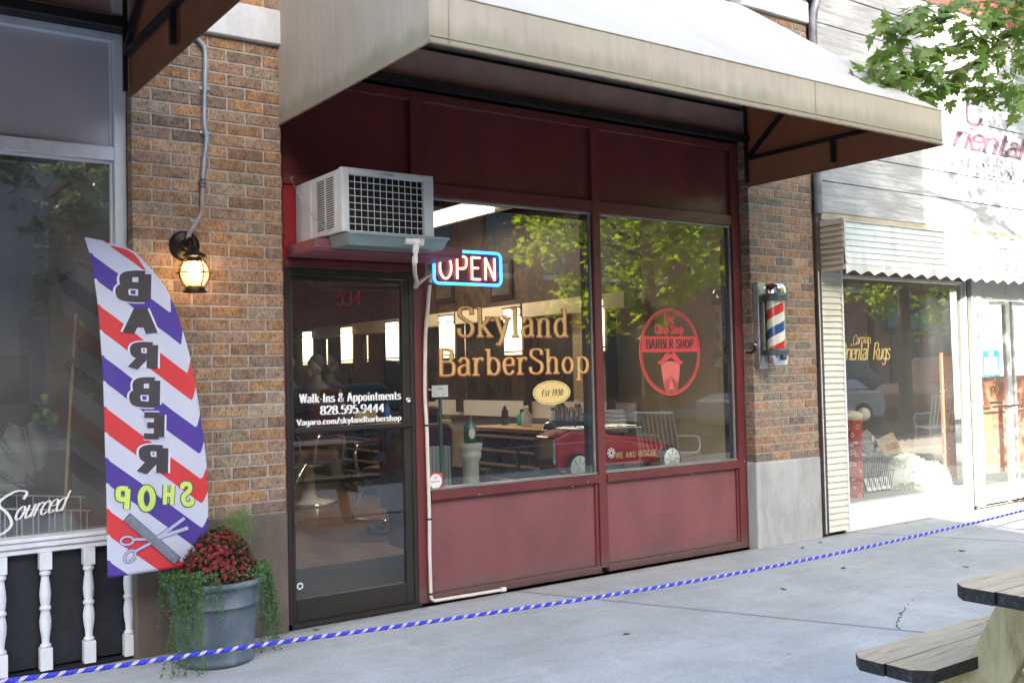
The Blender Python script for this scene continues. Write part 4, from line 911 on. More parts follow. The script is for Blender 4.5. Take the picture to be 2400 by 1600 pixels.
# ================================================================== NEON SIGN
t = thing('neon_open_sign', 'glowing neon OPEN sign, orange letters in a blue border, hanging inside the window', 'neon sign', (3.593, .2, 2.0))
NY = .215
def rr(cx, cz, w, h, r, n=6):
    o = []
    for sx_, sz_, a0 in ((1, 1, 0), (-1, 1, 90), (-1, -1, 180), (1, -1, 270)):
        for i in range(n+1):
            a = R(a0+90*i/n); o.append((cx+sx_*(w/2-r)+r*math.cos(a), NY, cz+sz_*(h/2-r)+r*math.sin(a)))
    return o
m = MB(); m.tube(rr(3.595, 2.112, .525, .215, .035), .0088, 8, closed=True); m.build('border_tube', emis('neon_blue', (.02, .27, 1.0), 1.6, (.1, .3, .6)), t)
m = MB(); SS, wid = strokes('OPEN', .95, 0, 6); k_ = .150/100
for pts, cl in SS:
    m.tube([(3.597+(p[0]-wid/2)*k_*1.22, NY+.004, 2.037+p[1]*k_) for p in pts], .0074, 8, closed=(cl is True))
m.build('letter_tube', emis('neon_orange', (1, .20, .13), 1.9, (.6, .3, .2)), t)
m = MB(); m.box(3.325, 3.865, NY+.02, NY+.026, 2.0, 2.225); m.build('backing', M('dark_purple_acrylic', (.02, .01, .03), .3, var=0), t)
m = MB()
for x in (3.42, 3.77): m.tube([(x, NY+.02, 2.22), (x, NY+.02, 3.2)], .002, 4)
m.build('hanging_wire', IRON, t)

# ================================================================== BARBER POLE
PX, PY = 6.222, -.135
t = thing('barber_pole', 'chrome barber pole with red, white and blue spiral on the right brick pier', 'barber pole', (PX, 0, 1.42))
m = MB(); m.box(6.118, 6.262, -.012, -.001, 1.40, 2.085); m.box(6.113, 6.125, -.06, -.012, 1.40, 2.085); m.build('back_plate', M('steel_back_plate', (.55, .56, .6), .3, metal=.8, var=.1), t, bevel=.003)
m = MB(); m.lathe([(.090, 1.558), (.090, 1.930)], (PX, PY, 0), 20, a0=R(60), a1=R(158)); m.box(PX-.070, PX+.02, PY+.068, -.012, 1.56, 1.93); m.build('reflector', M('cream_chrome', (.72, .70, .62), .15, metal=.8, var=0), t)
for nm, z0, z1 in (('upper_ring', 1.932, 1.985), ('lower_ring', 1.505, 1.556)):
    m = MB(); h = z1-z0; m.lathe([(.06, z0), (.104, z0), (.107, z0+h*.2), (.102, z0+h*.45), (.107, z0+h*.6), (.104, z1), (.06, z1)], (PX, PY, 0), 32); m.build(nm, RUB, t)
m = MB(); m.lathe([(.086, 1.985), (.088, 2.03), (.08, 2.055), (.06, 2.068), (.001, 2.07)], (PX, PY, 0), 32); m.build('top_cap', CHROME, t)
m = MB(); m.lathe([(.090, 1.505), (.088, 1.465), (.082, 1.435), (.074, 1.425), (.001, 1.424)], (PX, PY, 0), 32); m.build('bottom_cap', CHROME, t)
def spiral():
    t_ = NT('barber_stripes'); P = t_.coord(); sx = t_.new('ShaderNodeSeparateXYZ'); t_.link(P, sx.inputs[0])
    a = t_.math('ARCTAN2', t_.math('SUBTRACT', PY, sx.outputs[1]), t_.math('MULTIPLY', sx.outputs[0], -1))
    ph = t_.math('FRACT', t_.math('ADD', t_.math('DIVIDE', sx.outputs[2], .30), t_.math('ADD', t_.math('MULTIPLY', a, -.667/(2*math.pi)), .764)))
    t_.base(t_.ramp(ph, [(0, (.66, .035, .03)), (.25, (.82, .78, .70)), (.5, (.02, .09, .30)), (.75, (.82, .78, .70))], 'CONSTANT')); t_.set(rough=.3); return t_.m
m = MB(); m.lathe([(.069, 1.556), (.069, 1.932)], (PX, PY, 0), 48); m.build('striped_cylinder', spiral(), t)
m = MB(); m.lathe([(.074, 1.556), (.074, 1.932)], (PX, PY, 0), 40); m.build('glass_tube', GLASS_CLEAR, t)
t = thing('power_cable', 'short black cable from the maroon frame to the barber pole', 'cable', (6.11, .03, 1.54))
m = MB(); m.tube(smooth([(6.108, .07, 1.535), (6.102, .02, 1.53), (6.098, -.012, 1.545), (6.106, -.02, 1.575), (6.112, -.02, 1.60), (6.114, -.03, 1.62)], 5), .0085, 8); m.build('cable', IRON, t)
m = MB(); m.tube([(6.104, -.02, 1.585), (6.111, -.022, 1.60)], .014, 10); m.build('connector', CHROME, t)

# ================================================================== DOWNSPOUT
t = thing('downspout', 'dark rectangular downspout in the corner between the brick pier and the white plank wall', 'downspout', (6.91, -.03, 0))
m = MB(); m.box(6.892, 6.945, -.03, .03, .02, 2.70); m.build('lower_pipe', M('brown_metal', (.07, .055, .05), .6, var=.3, vs=10, bump=.2, bs=30), t, bevel=.004)
m = MB(); m.tube([(6.955, -.06, 5.6), (6.955, -.06, 4.56), (6.95, -.065, 4.47), (6.925, -.05, 4.38), (6.92, -.04, 4.28), (6.92, -.04, 2.68)], .036, 12); m.build('upper_pipe', M('lead_pipe', (.20, .20, .23), .45, metal=.5, var=.45, vs=8, bump=.3, bs=20), t)
m = MB(); m.box(6.955, 6.975, -.02, .02, 2.7, 5.6); m.build('shadow_strip', BLACK_STEEL, t)

# ================================================================== WHITE PLANK SHOP ON THE RIGHT
def plank_mat():
    t_ = NT('weathered_white_planks'); g = t_.noise(11, 8, t_.mapping((.22, 1, 3.2)), rough=.72, dist=.6)
    c = t_.ramp(g, [(.30, (.22, .22, .225)), (.45, (.42, .42, .43)), (.58, (.58, .585, .59)), (.75, (.68, .685, .69))])
    pt = t_.ramp(t_.noise(1.9, 6, t_.mapping((1, 1, 2.))), [(.44, .65), (.62, 0.)]); c = t_.mix(pt, c, (.30, .30, .315))
    k_ = t_.ramp(t_.noise(38, 5, t_.mapping((.4, 1, 3)), rough=.8), [(.64, 0.), (.72, .7)]); c = t_.mix(k_, c, (.14, .13, .125))
    t_.base(c); t_.set(rough=.85, spec=.2); t_.bump(g, .6, .012); return t_.m
PLANK = plank_mat()
ps = thing('white_plank_shop', 'sunlit weathered white plank front with a faded painted rug shop sign, above the corrugated awning', 'building', (6.97, 0, 0))
rp = random.Random(8)
zj = [2.70, 2.972, 3.228, 3.492, 3.762, 4.038, 4.322, 4.60, 4.82]
for i in range(len(zj)-1):
    m = MB(); x = 6.97
    for x1 in ((10.15, 13.4, 16.5) if i % 2 else (8.6, 12.1, 16.5)):
        m.box(x+.002, x1-.002, -.012+rp.uniform(-.004, .004), .03, zj[i]+.005, zj[i+1]-.004); x = x1
    m.build('plank', PLANK, ps, bevel=.004)
m = MB(); m.box(6.97, 16.5, .031, .1, 2.6, 4.83); m.build('wall_backing', BLACK_PANEL, ps)
m = MB(); m.box(6.96, 16.5, -.035, .03, 2.642, 2.697); m.build('trim_board', M('beige_trim', (.42, .36, .27), .7, var=.2, vs=5), ps, bevel=.003)
bricks(6.985, 16.5, 4.835, 6.9, [(.24, .075, .055), (.21, .065, .05), (.26, .09, .065), (.20, .07, .055)], y0=-.02, y1=.07, seed=12).build('upper_brickwork', BRICK, ps)
m = MB(); m.box(6.986, 16.5, -.012, .1, 4.835, 6.9); m.build('upper_mortar', MORTAR, ps)
m = MB(); m.box(6.95, 7.0, .05, 9, 0.0, 6.9); m.box(6.95, 30, 9, 9.2, 0, 6.9); m.box(6.95, 16.5, .1, 9, 6.9, 7.0); m.build('rear_shell', MORTAR, ps)
# faded painted sign
m = MB(); fn = lambda x0, z0: (lambda u, v, l: Vector((x0+u, -.0185-l, z0+v)))
ink(m, 'riental', lambda u, v, l: Vector((8.97+u+v*.05, -.0185-l, 3.50+v)), .23, 15, 9, 1.22, 0, -8, slant=.3, center=False, fitw=1.33)
ink(m, 'C', lambda u, v, l: Vector((9.2+u, -.0185-l, 3.74+v)), .36, 10, 7, 1.5, 0, 0, slant=.3, center=False)
ink(m, 'aspian', lambda u, v, l: Vector((9.55+u, -.0185-l, 3.80+v)), .27, 10, 7, 1.2, 0, -8, slant=.3, center=False) if False else None
m.build('painted_script', M('faded_red_paint', (.13, .065, .09), .85, var=.2, vs=14), ps)
for tx, x_, w_ in (('SALES', 9.40, .47), ('&', 9.97, .10), ('SERVICE', 10.28, .72)):
    m = MB(); ink(m, tx, lambda u, v, l, x_=x_: Vector((x_+u, -.0185-l, 3.262+v)), .115, 10, 8, 1.15, 0, 20, center=False, fitw=w_)
    m.build('painted_capitals', M('faded_plum_paint', (.11, .05, .08), .85, var=.2, vs=14), ps)
# siding column, window, base, door frames
SIDING = M('cream_siding', (.66, .65, .58), .5, var=.06, vs=4, dirt=((.4, .38, .3), 12, (1, 1, .4), .3))
m = MB(); z = .035; hs = .0515
while z < 2.62:
    zt = min(z+hs, 2.63)
    m.hexa([(6.905, -.030, z), (7.205, -.030, z), (7.205, .01, z), (6.905, .01, z), (6.905, -.012, zt-.001), (7.205, -.012, zt-.001), (7.205, .01, zt-.001), (6.905, .01, zt-.001)]); z = zt
m.build('siding_column', SIDING, ps)
m = MB(); m.box(7.2055, 7.222, -.034, .06, .03, 2.62); m.box(6.897, 6.9045, -.034, .02, .03, 2.2); m.build('corner_trim', WHITE, ps)
m = MB(); m.box(7.223, 9.20, .02, .12, .0, .232); m.build('window_base', M('bright_white_sill', (.78, .77, .75), .5, var=.05), ps, bevel=.003)
FRM = M('satin_aluminium', (.62, .61, .58), .35, metal=.3, var=.08)
m = MB(); m.box(7.223, 7.25, .05, .1, .233, 2.20); m.box(9.165, 9.20, .05, .1, .233, 2.2); m.box(9.2015, 9.225, .03, .12, .02, 2.25); m.box(9.29, 9.405, .012, .12, .02, 2.25)
m.box(9.4055, 12.0, .03, .12, 2.045, 2.25); m.box(7.251, 9.164, .05, .1, 2.17, 2.2); m.build('frame', FRM, ps, bevel=.003)
m = MB(); m.box(9.226, 9.289, .06, .12, .02, 2.25); m.build('dark_groove', BLACK_STEEL, ps)
m = MB(); m.box(7.251, 9.164, .07, .076, .234, 2.169); m.build('window_pane', GLASS_SUN, ps)
m = MB()
ink(m, 'Oriental  Rugs', lambda u, v, l: Vector((7.285+u, .0685-l, 1.46+v)), .15, 9, 4, .82, 0, -4, slant=.22, center=False)
ink(m, 'Caspian', lambda u, v, l: Vector((7.47+u, .0685-l, 1.585+v)), .09, 8, 4, .9, 0, -4, slant=.22, center=False) if False else ink(m, 'Carpian', lambda u, v, l: Vector((7.47+u, .0685-l, 1.585+v+.02*math.sin(u*9))), .085, 8, 4, .95, 0, -4, slant=.22, center=False)
m.build('window_lettering', GOLD, ps)
for i, x0 in enumerate((9.41, 10.06, 10.8, 11.45)):
    d = MB(); x1 = x0+.60
    d.box(x0, x0+.035, .03, .075, .03, 2.03); d.box(x1-.08, x1, .03, .075, .03, 2.03); d.box(x0+.0352, x1-.0802, .03, .075, 1.99, 2.03); d.box(x0+.0352, x1-.0802, .03, .075, .03, .21)
    do = d.build('door', FRM, ps, bevel=.003)
    m = MB(); m.box(x0+.0355, x1-.0805, .048, .054, .211, 1.989); m.build('pane', GLASS, do)
    if i < 2:
        m = MB(); m.box(x0+.12, x1+.02, -.02, .0, .965, .985); m.box(x0+.13, x0+.35, .0, .02, 1.0, 1.03); m.box(x1-.05, x1-.03, -.001, .03, .96, .99); m.build('push_bar', CHROME, do, bevel=.003)
    if i == 0:
        m = MB(); ink(m, '58', flat(9.565, 1.79, .046), .085, 14, 7, .8); m.build('number', GOLD, do)
        m = MB(); m.box(9.50, 9.80, .0445, .0465, 1.27, 1.53); m.build('notice', M('cyan_sheet', (.03, .38, .60), .5, var=0), do)
        m = MB(); m.box(9.525, 9.775, .0435, .0443, 1.29, 1.47); m.build('notice_panel', M('pale_sheet', (.62, .74, .80), .6, var=0), do)
        m = MB(); ink(m, 'HOURS', flat(9.65, 1.485, .0435), .028, 14, 12, 1.1, 0, 8)
        for k_ in range(7): m.box(9.54, 9.63, .0425, .0432, 1.305+k_*.022, 1.311+k_*.022); m.box(9.69, 9.76, .0425, .0432, 1.305+k_*.022, 1.311+k_*.022)
        m.build('notice_print', WVINYL, do)
# shop interior
m = MB(); m.box(7.01, 16.4, .13, 8.9, -.02, .02); m.build('rug_shop_floor', M('pale_shop_floor', (.4, .36, .30), .5, var=.1), kind='structure')
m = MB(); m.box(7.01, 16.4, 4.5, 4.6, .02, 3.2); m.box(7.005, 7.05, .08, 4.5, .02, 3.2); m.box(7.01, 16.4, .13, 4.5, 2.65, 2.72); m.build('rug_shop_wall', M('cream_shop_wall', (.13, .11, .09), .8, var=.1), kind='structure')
m = MB(); m.box(7.223, 9.2, .13, .9, .021, .225); m.build('rug_display_ledge', M('ledge_white', (.6, .56, .5), .6, var=.1), kind='structure')
def rugmat(name, a, b, c, sc):
    t_ = NT(name); v = t_.new('ShaderNodeTexVoronoi'); v.inputs['Scale'].default_value = sc; v.distance = 'MANHATTAN'; t_.link(t_.coord(), v.inputs[0])
    t_.base(t_.ramp(v.outputs['Distance'], [(.15, a), (.3, b), (.45, c), (.6, a)], 'CONSTANT')); t_.set(rough=.95); t_.bump(t_.noise(200, 2, t_.coord()), .4, .004); return t_.m
RUG1 = rugmat('red_floral_rug', (.45, .06, .05), (.62, .52, .40), (.30, .04, .04), 16)
RUG2 = rugmat('orange_diamond_rug', (.62, .24, .14), (.68, .58, .42), (.50, .12, .06), 8)
t = thing('rolled_rug', 'red floral rug rolled up standing in the rug shop window corner', 'rug', (7.72, .3, .225))
m = MB(); m.tube([(7.76, .32, .23), (7.73, .30, .6), (7.72, .28, .93)], .085, 18); m.build('roll', RUG1, t)
m = MB(); m.ball((7.72, .28, .95), .095, 8, sz=.6); m.ball((7.86, .26, .97), .06, 8); m.build('tied_top', M('cream_cloth', (.62, .52, .42), .9, var=.15), t)
t = thing('sheepskin_pile', 'fluffy white sheepskins heaped in the rug shop window', 'sheepskin', (8.86, .4, .225))
m = MB(); rw = random.Random(5)
for i in range(6500):
    a = rw.uniform(0, 2*math.pi); e = rw.uniform(.0, 1); r_ = math.sqrt(1-e*e)
    n_ = Vector((r_*math.cos(a), r_*math.sin(a), e)); q = Vector((8.86+.46*n_.x, .42+.24*n_.y, .226+.26*n_.z*(1-.25*math.sin(n_.x*5))))
    leafquad(m, q-n_*.02, rw.uniform(.03, .06), .012, n_+rvec(rw)*.7+Vector((0, 0, -.4)), rvec(rw))
m.build('fleece', M('wool', (.86, .84, .78), .95, var=.1), t)
m = MB(); m.lathe([(.4, .0), (.40, .1), (.33, .18), (.2, .23), (.001, .25)], (0, 0, 0), 20)
for v in m.v: v.x = 8.86+v.x*1.1; v.y = .42+v.y*.56; v.z += .226
m.build('hide', M('wool_under', (.82, .79, .72), .95, var=.1), t)
t = thing('cardboard_sign', 'brown cardboard sign with red hand lettering leaning in the rug shop window', 'sign', (7.95, .45, .5))
DXS = .62
P = [Vector((7.78+DXS, .42, .55)), Vector((8.04+DXS, .40, .57)), Vector((7.97+DXS, .46, .76)), Vector((7.72+DXS, .48, .70))]
m = MB(); m.slab(P, (0, 1, .2), .006); m.build('board', M('cardboard', (.45, .33, .20), .9, var=.1), t)
m = MB(); ink(m, 'CLOSED', lambda u, v, l: Vector((7.815+DXS+u*.98-v*.2, .413-l+v*.3, .60+u*.1+v)), .05, 14, 12, .95, 0, 6, center=False); m.build('lettering', M('red_ink', (.35, .05, .04), .8, var=0), t)
t = thing('folded_print', 'folded white and grey printed cloth lying behind the cardboard sign', 'cloth', (8.3, .5, .6))
m = MB(); m.slab([Vector((8.05, .52, .72)), Vector((8.25, .50, .80)), Vector((8.46, .5, .66)), Vector((8.30, .54, .55))], (.1, 1, .3), .02); m.build('cloth', rugmat('grey_print', (.3, .28, .27), (.7, .68, .62), (.15, .13, .12), 9), t)
t = thing('magazine_rack', 'dark wire rack of leaflets on the ledge of the rug shop window', 'rack', (8.22, .4, .225))
m = MB()
for k_ in range(3):
    for i in range(12): m.tube([(8.02+i*.035, .38+.06*k_, .23), (8.02+i*.035, .34+.06*k_, .42+.06*k_)], .003, 4)
m.tube([(8.0, .34, .42), (8.42, .34, .42)], .004, 5); m.build('wire', IRON, t)
for k_ in range(5):
    m = MB(); x = 8.03+k_*.075; m.slab([Vector((x, .36, .25)), Vector((x+.06, .36, .25)), Vector((x+.055, .40, .36)), Vector((x-.005, .40, .36))], (0, 1, 0), .004); m.build('leaflet', WVINYL, t)
t = thing('hanging_rug', 'orange rug with a zigzag edge hanging beside the rug shop doorway', 'rug', (9.05, .8, .3))
m = MB(); m.box(9.19, 9.40, .30, .32, .25, 1.52); m.build('rug', RUG2, t)
t = thing('door_rug', 'orange diamond patterned rug hanging just inside the glass doors', 'rug', (9.8, .16, .4))
m = MB(); m.box(9.44, 10.7, .16, .175, .30, 1.27); m.build('rug', RUG2, t)

# corrugated aluminium awning
ALU = M('corrugated_white_aluminium', (.70, .71, .72), .42, metal=.1, var=.08, vs=3, dirt=((.33, .32, .32), 9, (1, 1, .35), .6))
t = thing('corrugated_awning', 'white corrugated aluminium awning with a scalloped bottom edge over the rug shop window', 'awning', (6.95, 0, 2.16))
m = MB(); x0, x1 = 6.952, 16.0; nz = 7; zb = 2.245; ht = .355/nz
for i in range(nz):
    z0 = zb+i*ht; z1 = z0+ht; yb0 = -.262+.006*i; m.hexa([(x0, yb0-.014, z0), (x1, yb0-.014, z0), (x1, yb0+.012, z0), (x0, yb0+.012, z0), (x0, yb0+.001, z1-.0005), (x1, yb0+.001, z1-.0005), (x1, yb0+.012, z1-.0005), (x0, yb0+.012, z1-.0005)])
m.build('front_slats', ALU, t)
m = MB(); N = 640; per = .192; T_ = []; B_ = []
for i in range(N+1):
    x = x0+(x1-x0)*i/N; f = ((x-x0)/per) % 1; w = .5-.5*math.cos(2*math.pi*f); T_.append((x, -.268-.006*w, zb)); B_.append((x, -.268-.010*w, 2.158+.036*(1-abs(2*f-1)**1.3)))
m.add(T_+B_, [(i, i+1, N+2+i, N+1+i) for i in range(N)]); m.add([(a, b+.003, c) for a, b, c in T_+B_], [(i+1, i, N+1+i, N+2+i) for i in range(N)]); m.build('scalloped_edge', ALU, t)
m = MB(); z = 2.20
while z < 2.60:
    m.hexa([(x0-.014, -.25, z), (x0+.004, -.25, z), (x0+.004, -.032, z), (x0-.014, -.032, z), (x0+.0, -.25, z+.046), (x0+.004, -.25, z+.046), (x0+.004, -.032, z+.046), (x0, -.032, z+.046)]); z += .047
m.build('side_slats', M('beige_aluminium', (.52, .46, .37), .5, var=.08), t)
m = MB(); m.box(x0, x0+.02, -.262, -.25, 2.2, 2.61); m.build('corner_post', ALU, t)
m = MB(); m.hexa([(x0, -.24, 2.600), (x1, -.24, 2.600), (x1, -.014, 2.615), (x0, -.014, 2.615), (x0, -.24, 2.606), (x1, -.24, 2.606), (x1, -.014, 2.637), (x0, -.014, 2.637)])
for i in range(9): m.tube([(6.97+i*.02, -.235, 2.605), (6.97+i*.02, -.02, 2.635)], .008, 6) if False else None
m.build('top_sheet', ALU, t)

# ================================================================== PLANTER + MUMS
CX, CY = 1.708, -.285
t = thing('plant_pot', 'large ribbed blue grey planter standing on the pavement by the left brick pier', 'planter', (CX, CY, 0))
m = MB(); m.lathe([(.001, .002), (.172, .002), (.186, .008), (.189, .03), (.182, .038), (.187, .06), (.204, .26), (.208, .285), (.222, .292), (.222, .30), (.216, .305), (.229, .375), (.236, .385), (.250, .392), (.255, .405), (.250, .418), (.236, .42), (.228, .412), (.22, .38), (.001, .37)], (CX, CY, 0), 56)
m.build('body', POT, t)
m = MB(); m.lathe([(.001, .381), (.222, .381)], (CX, CY, 0), 30); m.build('soil', SOIL, t)
rf = random.Random(21)
t = thing('chrysanthemum', 'dome of dark red chrysanthemums growing in the blue grey planter', 'flowering plant', (CX+.0, CY, .38))
DX, DZ, DR, DH = CX+.02, .37, .195, .29
def dome(r, shrink=1.0):
    a = r.uniform(0, 2*math.pi); e = r.uniform(.03, 1); rr_ = (1-e**1.7)**.55
    return Vector((DX+DR*shrink*rr_*math.cos(a), CY+DR*.95*shrink*rr_*math.sin(a), DZ+DH*shrink*e)), Vector((rr_*math.cos(a), rr_*math.sin(a), e*.9)).normalized()
m = MB()
for i in range(5200):
    p, n_ = dome(rf, rf.uniform(.55, .99)); leafquad(m, p, rf.uniform(.015, .035), rf.uniform(.007, .014), n_+rvec(rf)*.9, rvec(rf))
m.build('foliage', leaf_mat('mum_leaf', (.03, .07, .025), (.06, .12, .04), .15), t)
PET = M('dark_red_petal', (.21, .007, .015), .55, var=.35, vs=25); PETC = M('petal_heart', (.20, .03, .015), .6, var=.2)
def bloom(mb, p, n_, r_):
    u = n_.orthogonal().normalized(); v = n_.cross(u)
    for ring, (k_, rr_, up_) in enumerate(((11, 1., .10), (9, .72, .35), (6, .42, .6))):
        for i in range(k_):
            a = 2*math.pi*(i+ring*.4)/k_+rf.uniform(-.1, .1); d = u*math.cos(a)+v*math.sin(a)
            leafquad(mb, p, r_*rr_*rf.uniform(.85, 1.1), r_*.36, (d+n_*up_), n_, .1)
pts_ = []
tries = 0
while len(pts_) < 185 and tries < 9000:
    tries += 1; p, n_ = dome(rf, rf.uniform(.97, 1.03))
    if p.z < .42 and rf.random() < .5: continue
    if n_.dot((CAM-p).normalized()) < -.25: continue
    if all((p-q).length > .0245 for q, _ in pts_): pts_.append((p, n_))
pts_.sort(key=lambda e_: -(e_[1].dot((CAM-e_[0]).normalized())))
m2 = MB()
for i, (p, n_) in enumerate(pts_):
    r_ = rf.uniform(.015, .022)
    if i < 100:
        m = MB(); bloom(m, p, (n_+rvec(rf)*.25).normalized(), r_); m.build('flower', PET, t)
    else: bloom(m2, p, (n_+rvec(rf)*.25).normalized(), r_)
o_ = m2.build('more_flowers', PET, t); o_['kind'] = 'stuff'
m = MB()
for i in range(1500):
    a = rf.gauss(0, .55); h = rf.random()
    q = Vector((CX+.13+.05*h*rf.gauss(0, 1)+.02*h, CY+.08+.05*rf.gauss(0, 1), .42+h*.30)); leafquad(m, q, rf.uniform(.015, .04), .003, Vector((rf.gauss(.3, .5), rf.gauss(0, .4), 1)), rvec(rf))
tag(m.build('feathery_plant', FERN), 'light feathery green plant behind the red flowers in the planter', 'plant')
t = thing('trailing_vine', 'small leaved green vine trailing over both sides of the planter', 'plant', (CX, CY, .4))
def vine(ax, sweep, length, n, spread, name):
    m = MB()
    for k_ in range(n):
        a = R(ax+rf.gauss(0, spread)); L_ = length*rf.uniform(.2, 1.1)
        pth = [Vector((CX+.17*math.cos(a), CY+.17*math.sin(a), .42)), Vector((CX+.262*math.cos(a), CY+.262*math.sin(a), .435+rf.uniform(-.01, .03)))]
        q = pth[-1].copy(); dx = rf.gauss(0, .0022)
        while (.43-q.z) < L_ and q.z > .02:
            q = q+Vector((.002*math.cos(a)+dx+rf.gauss(0, .003), .0015*math.sin(a)+rf.gauss(0, .004), -.024))
            rad = math.hypot(q.x-CX, q.y-CY)
            lim = .246 if q.z > .30 else .217
            if rad < lim: q.x = CX+(q.x-CX)*lim/rad; q.y = CY+(q.y-CY)*lim/rad
            if q.y > -.012: q.y = -.012
            pth.append(q.copy())
        m.tube(pth, .0012, 3)
        for p in pth:
            for _ in range(rf.choice((1, 2, 3))): leafquad(m, p+rvec(rf)*.008, rf.uniform(.010, .020), rf.uniform(.008, .013), rvec(rf)+Vector((0, -.2, -.3)), rvec(rf))
    m.build('vine_stems', IVY, t)
vine(212, 0, .42, 14, 5, 'a'); vine(226, 0, .58, 24, 6, 'b'); vine(192, 0, .22, 8, 6, 'c'); vine(248, 0, .16, 8, 8, 'd')
vine(-22, 0, .34, 18, 6, 'e'); vine(-48, 0, .2, 8, 5, 'e'); vine(-2, 0, .46, 16, 7, 'f')
m = MB()
for i in range(1300):
    a = R(rf.choice((rf.gauss(200, 30), rf.gauss(0, 32)))); rr_ = rf.uniform(.15, .275)
    leafquad(m, Vector((CX+rr_*math.cos(a), min(-.01, CY+rr_*math.sin(a)), .41+rf.uniform(0, .06))), rf.uniform(.012, .024), rf.uniform(.009, .014), rvec(rf)+Vector((0, 0, .4)), rvec(rf))
m.build('vine_crown', IVY, t)

# ================================================================== FEATHER FLAG
FY = -.25
Lp = [(198, 557), (203, 572), (206, 582), (211, 600), (220, 650), (228.6, 711), (233, 765), (237.5, 828), (241, 885), (243, 943), (246, 1057), (248, 1110), (250, 1218), (251, 1285), (252, 1354)]
Rp = [(200, 556), (225, 561), (250, 566), (307, 586), (343, 618), (386, 671), (414, 732), (439, 811), (453, 872), (465, 943), (479, 1040), (485, 1100), (488, 1190), (489, 1255), (490, 1319)]
def fdisp(x, z):
    return FY + .012*math.sin(x*16+z*2.5)*min(1, (2.1-z)*1.2+.2) + .0035*math.sin(x*30-z*5) + .02*(x-1.4)*math.sin(z*3)
def onflag(px, py, off=0):
    q = at(px, py, FY)
    for _ in range(2): q = at(px, py, fdisp(q.x, q.z))
    return Vector((q.x, q.y-off, q.z))
LL = smooth([(*p, 0) for p in Lp], 6); RR = smooth([(*p, 0) for p in Rp], 6)
ft = thing('feather_flag', 'red, white and purple striped feather flag printed BARBER SHOP in reverse', 'flag', (1.62, -.2, .38))
m = MB(); NC = 44; m.uv = []; SF = .86
k0 = at(211, 593, FY).z
for i, (a, b) in enumerate(zip(LL, RR)):
    row = []
    xl = None
    for j in range(NC+1):
        s_ = j/NC
        s2 = s_/SF*.0 + s_
        q = onflag(a.x+(b.x-a.x)*s2, a.y+(b.y-a.y)*s2)
        if j == 0: xl = q.x
        row.append(q)
    fold = row[int(NC*SF)]
    wdt = row[-1].x-row[0].x
    for j, q in enumerate(row):
        xf = row[-1].x-.028
        if q.x <= xf or wdt < .12: ph = q.z+.84*(q.x-xl)
        else: ph = q.z+.84*(xf-xl)-2.2*(q.x-xf)
        if q.x-xl < .012: ph = q.z+.84*.0
        m.v.append(q); m.uv.append(((k0-ph)/.123/4, 0))
NR = len(LL)
for i in range(NR-1):
    for j in range(NC): m.f.append([i*(NC+1)+j, (i+1)*(NC+1)+j, (i+1)*(NC+1)+j+1, i*(NC+1)+j+1]); m.mi.append(0); m.sm.append(True)
def flagmat():
    t_ = NT('flag_polyester'); t_.n.remove(t_.b); uv = t_.new('ShaderNodeUVMap'); sx = t_.new('ShaderNodeSeparateXYZ'); t_.link(uv.outputs[0], sx.inputs[0])
    c = t_.ramp(t_.math('FRACT', t_.math('ADD', sx.outputs[0], 8.0)), [(0, (.10, .055, .36)), (.25, (.66, .68, .80)), (.5, (.72, .055, .06)), (.75, (.66, .68, .80))], 'CONSTANT')
    d = t_.new('ShaderNodeBsdfPrincipled'); d.inputs['Roughness'].default_value = .6; tl = t_.new('ShaderNodeBsdfTranslucent'); t_.link(c, d.inputs['Base Color']); t_.link(c, tl.inputs[0])
    bp = t_.new('ShaderNodeBump'); bp.inputs['Strength'].default_value = .25; bp.inputs['Distance'].default_value = .02; t_.link(t_.noise(7, 3, t_.mapping((1.6, 1, .35))), bp.inputs['Height']); t_.link(bp.outputs[0], d.inputs['Normal'])
    mx = t_.new('ShaderNodeMixShader'); mx.inputs[0].default_value = .25; t_.link(d.outputs[0], mx.inputs[1]); t_.link(tl.outputs[0], mx.inputs[2]); t_.link(mx.outputs[0], t_.out.inputs[0]); return t_.m
cl = m.build('cloth', flagmat(), ft); sd = cl.modifiers.new('thick', 'SOLIDIFY'); sd.thickness = .001; sd.offset = 0
m = MB(); m.tube([onflag(p.x-2, p.y+2, -.010) for p in RR[3:]]+[Vector((1.69, -.235, .40)), Vector((1.69, -.235, .30))], [.0035+.0035*min(1, i/60) for i in range(len(RR)-3+2)], 8); m.build('pole', WHITE_P, ft)
FBLK = M('flag_print_black', (.05, .04, .045), .6, var=.1); FWHT = M('flag_print_white', (.66, .68, .80), .6, var=0); FGRN = M('flag_print_lime', (.55, .68, .14), .6, var=.05); FGRY = M('flag_print_grey', (.20, .21, .27), .6, var=.2, vs=40); FDK = M('flag_print_outline', (.05, .10, .08), .6, var=0)
def px_fn(cx, cy, w, h, gw, tilt=0, gh=100., fx=-1):
    """glyph units to flag pixels, mirrored; centre cx, cy"""
    def f(u, v, l):
        gx = u/gw; gy = v/gh*1.0
        X_ = fx*(gx-.5)*w; Y_ = -(gy-.5)*h; c_, s_ = math.cos(tilt), math.sin(tilt)
        return onflag(cx+X_*c_-Y_*s_, cy+X_*s_+Y_*c_, .0032+l)
    return f
bl = MB(); wh = MB()
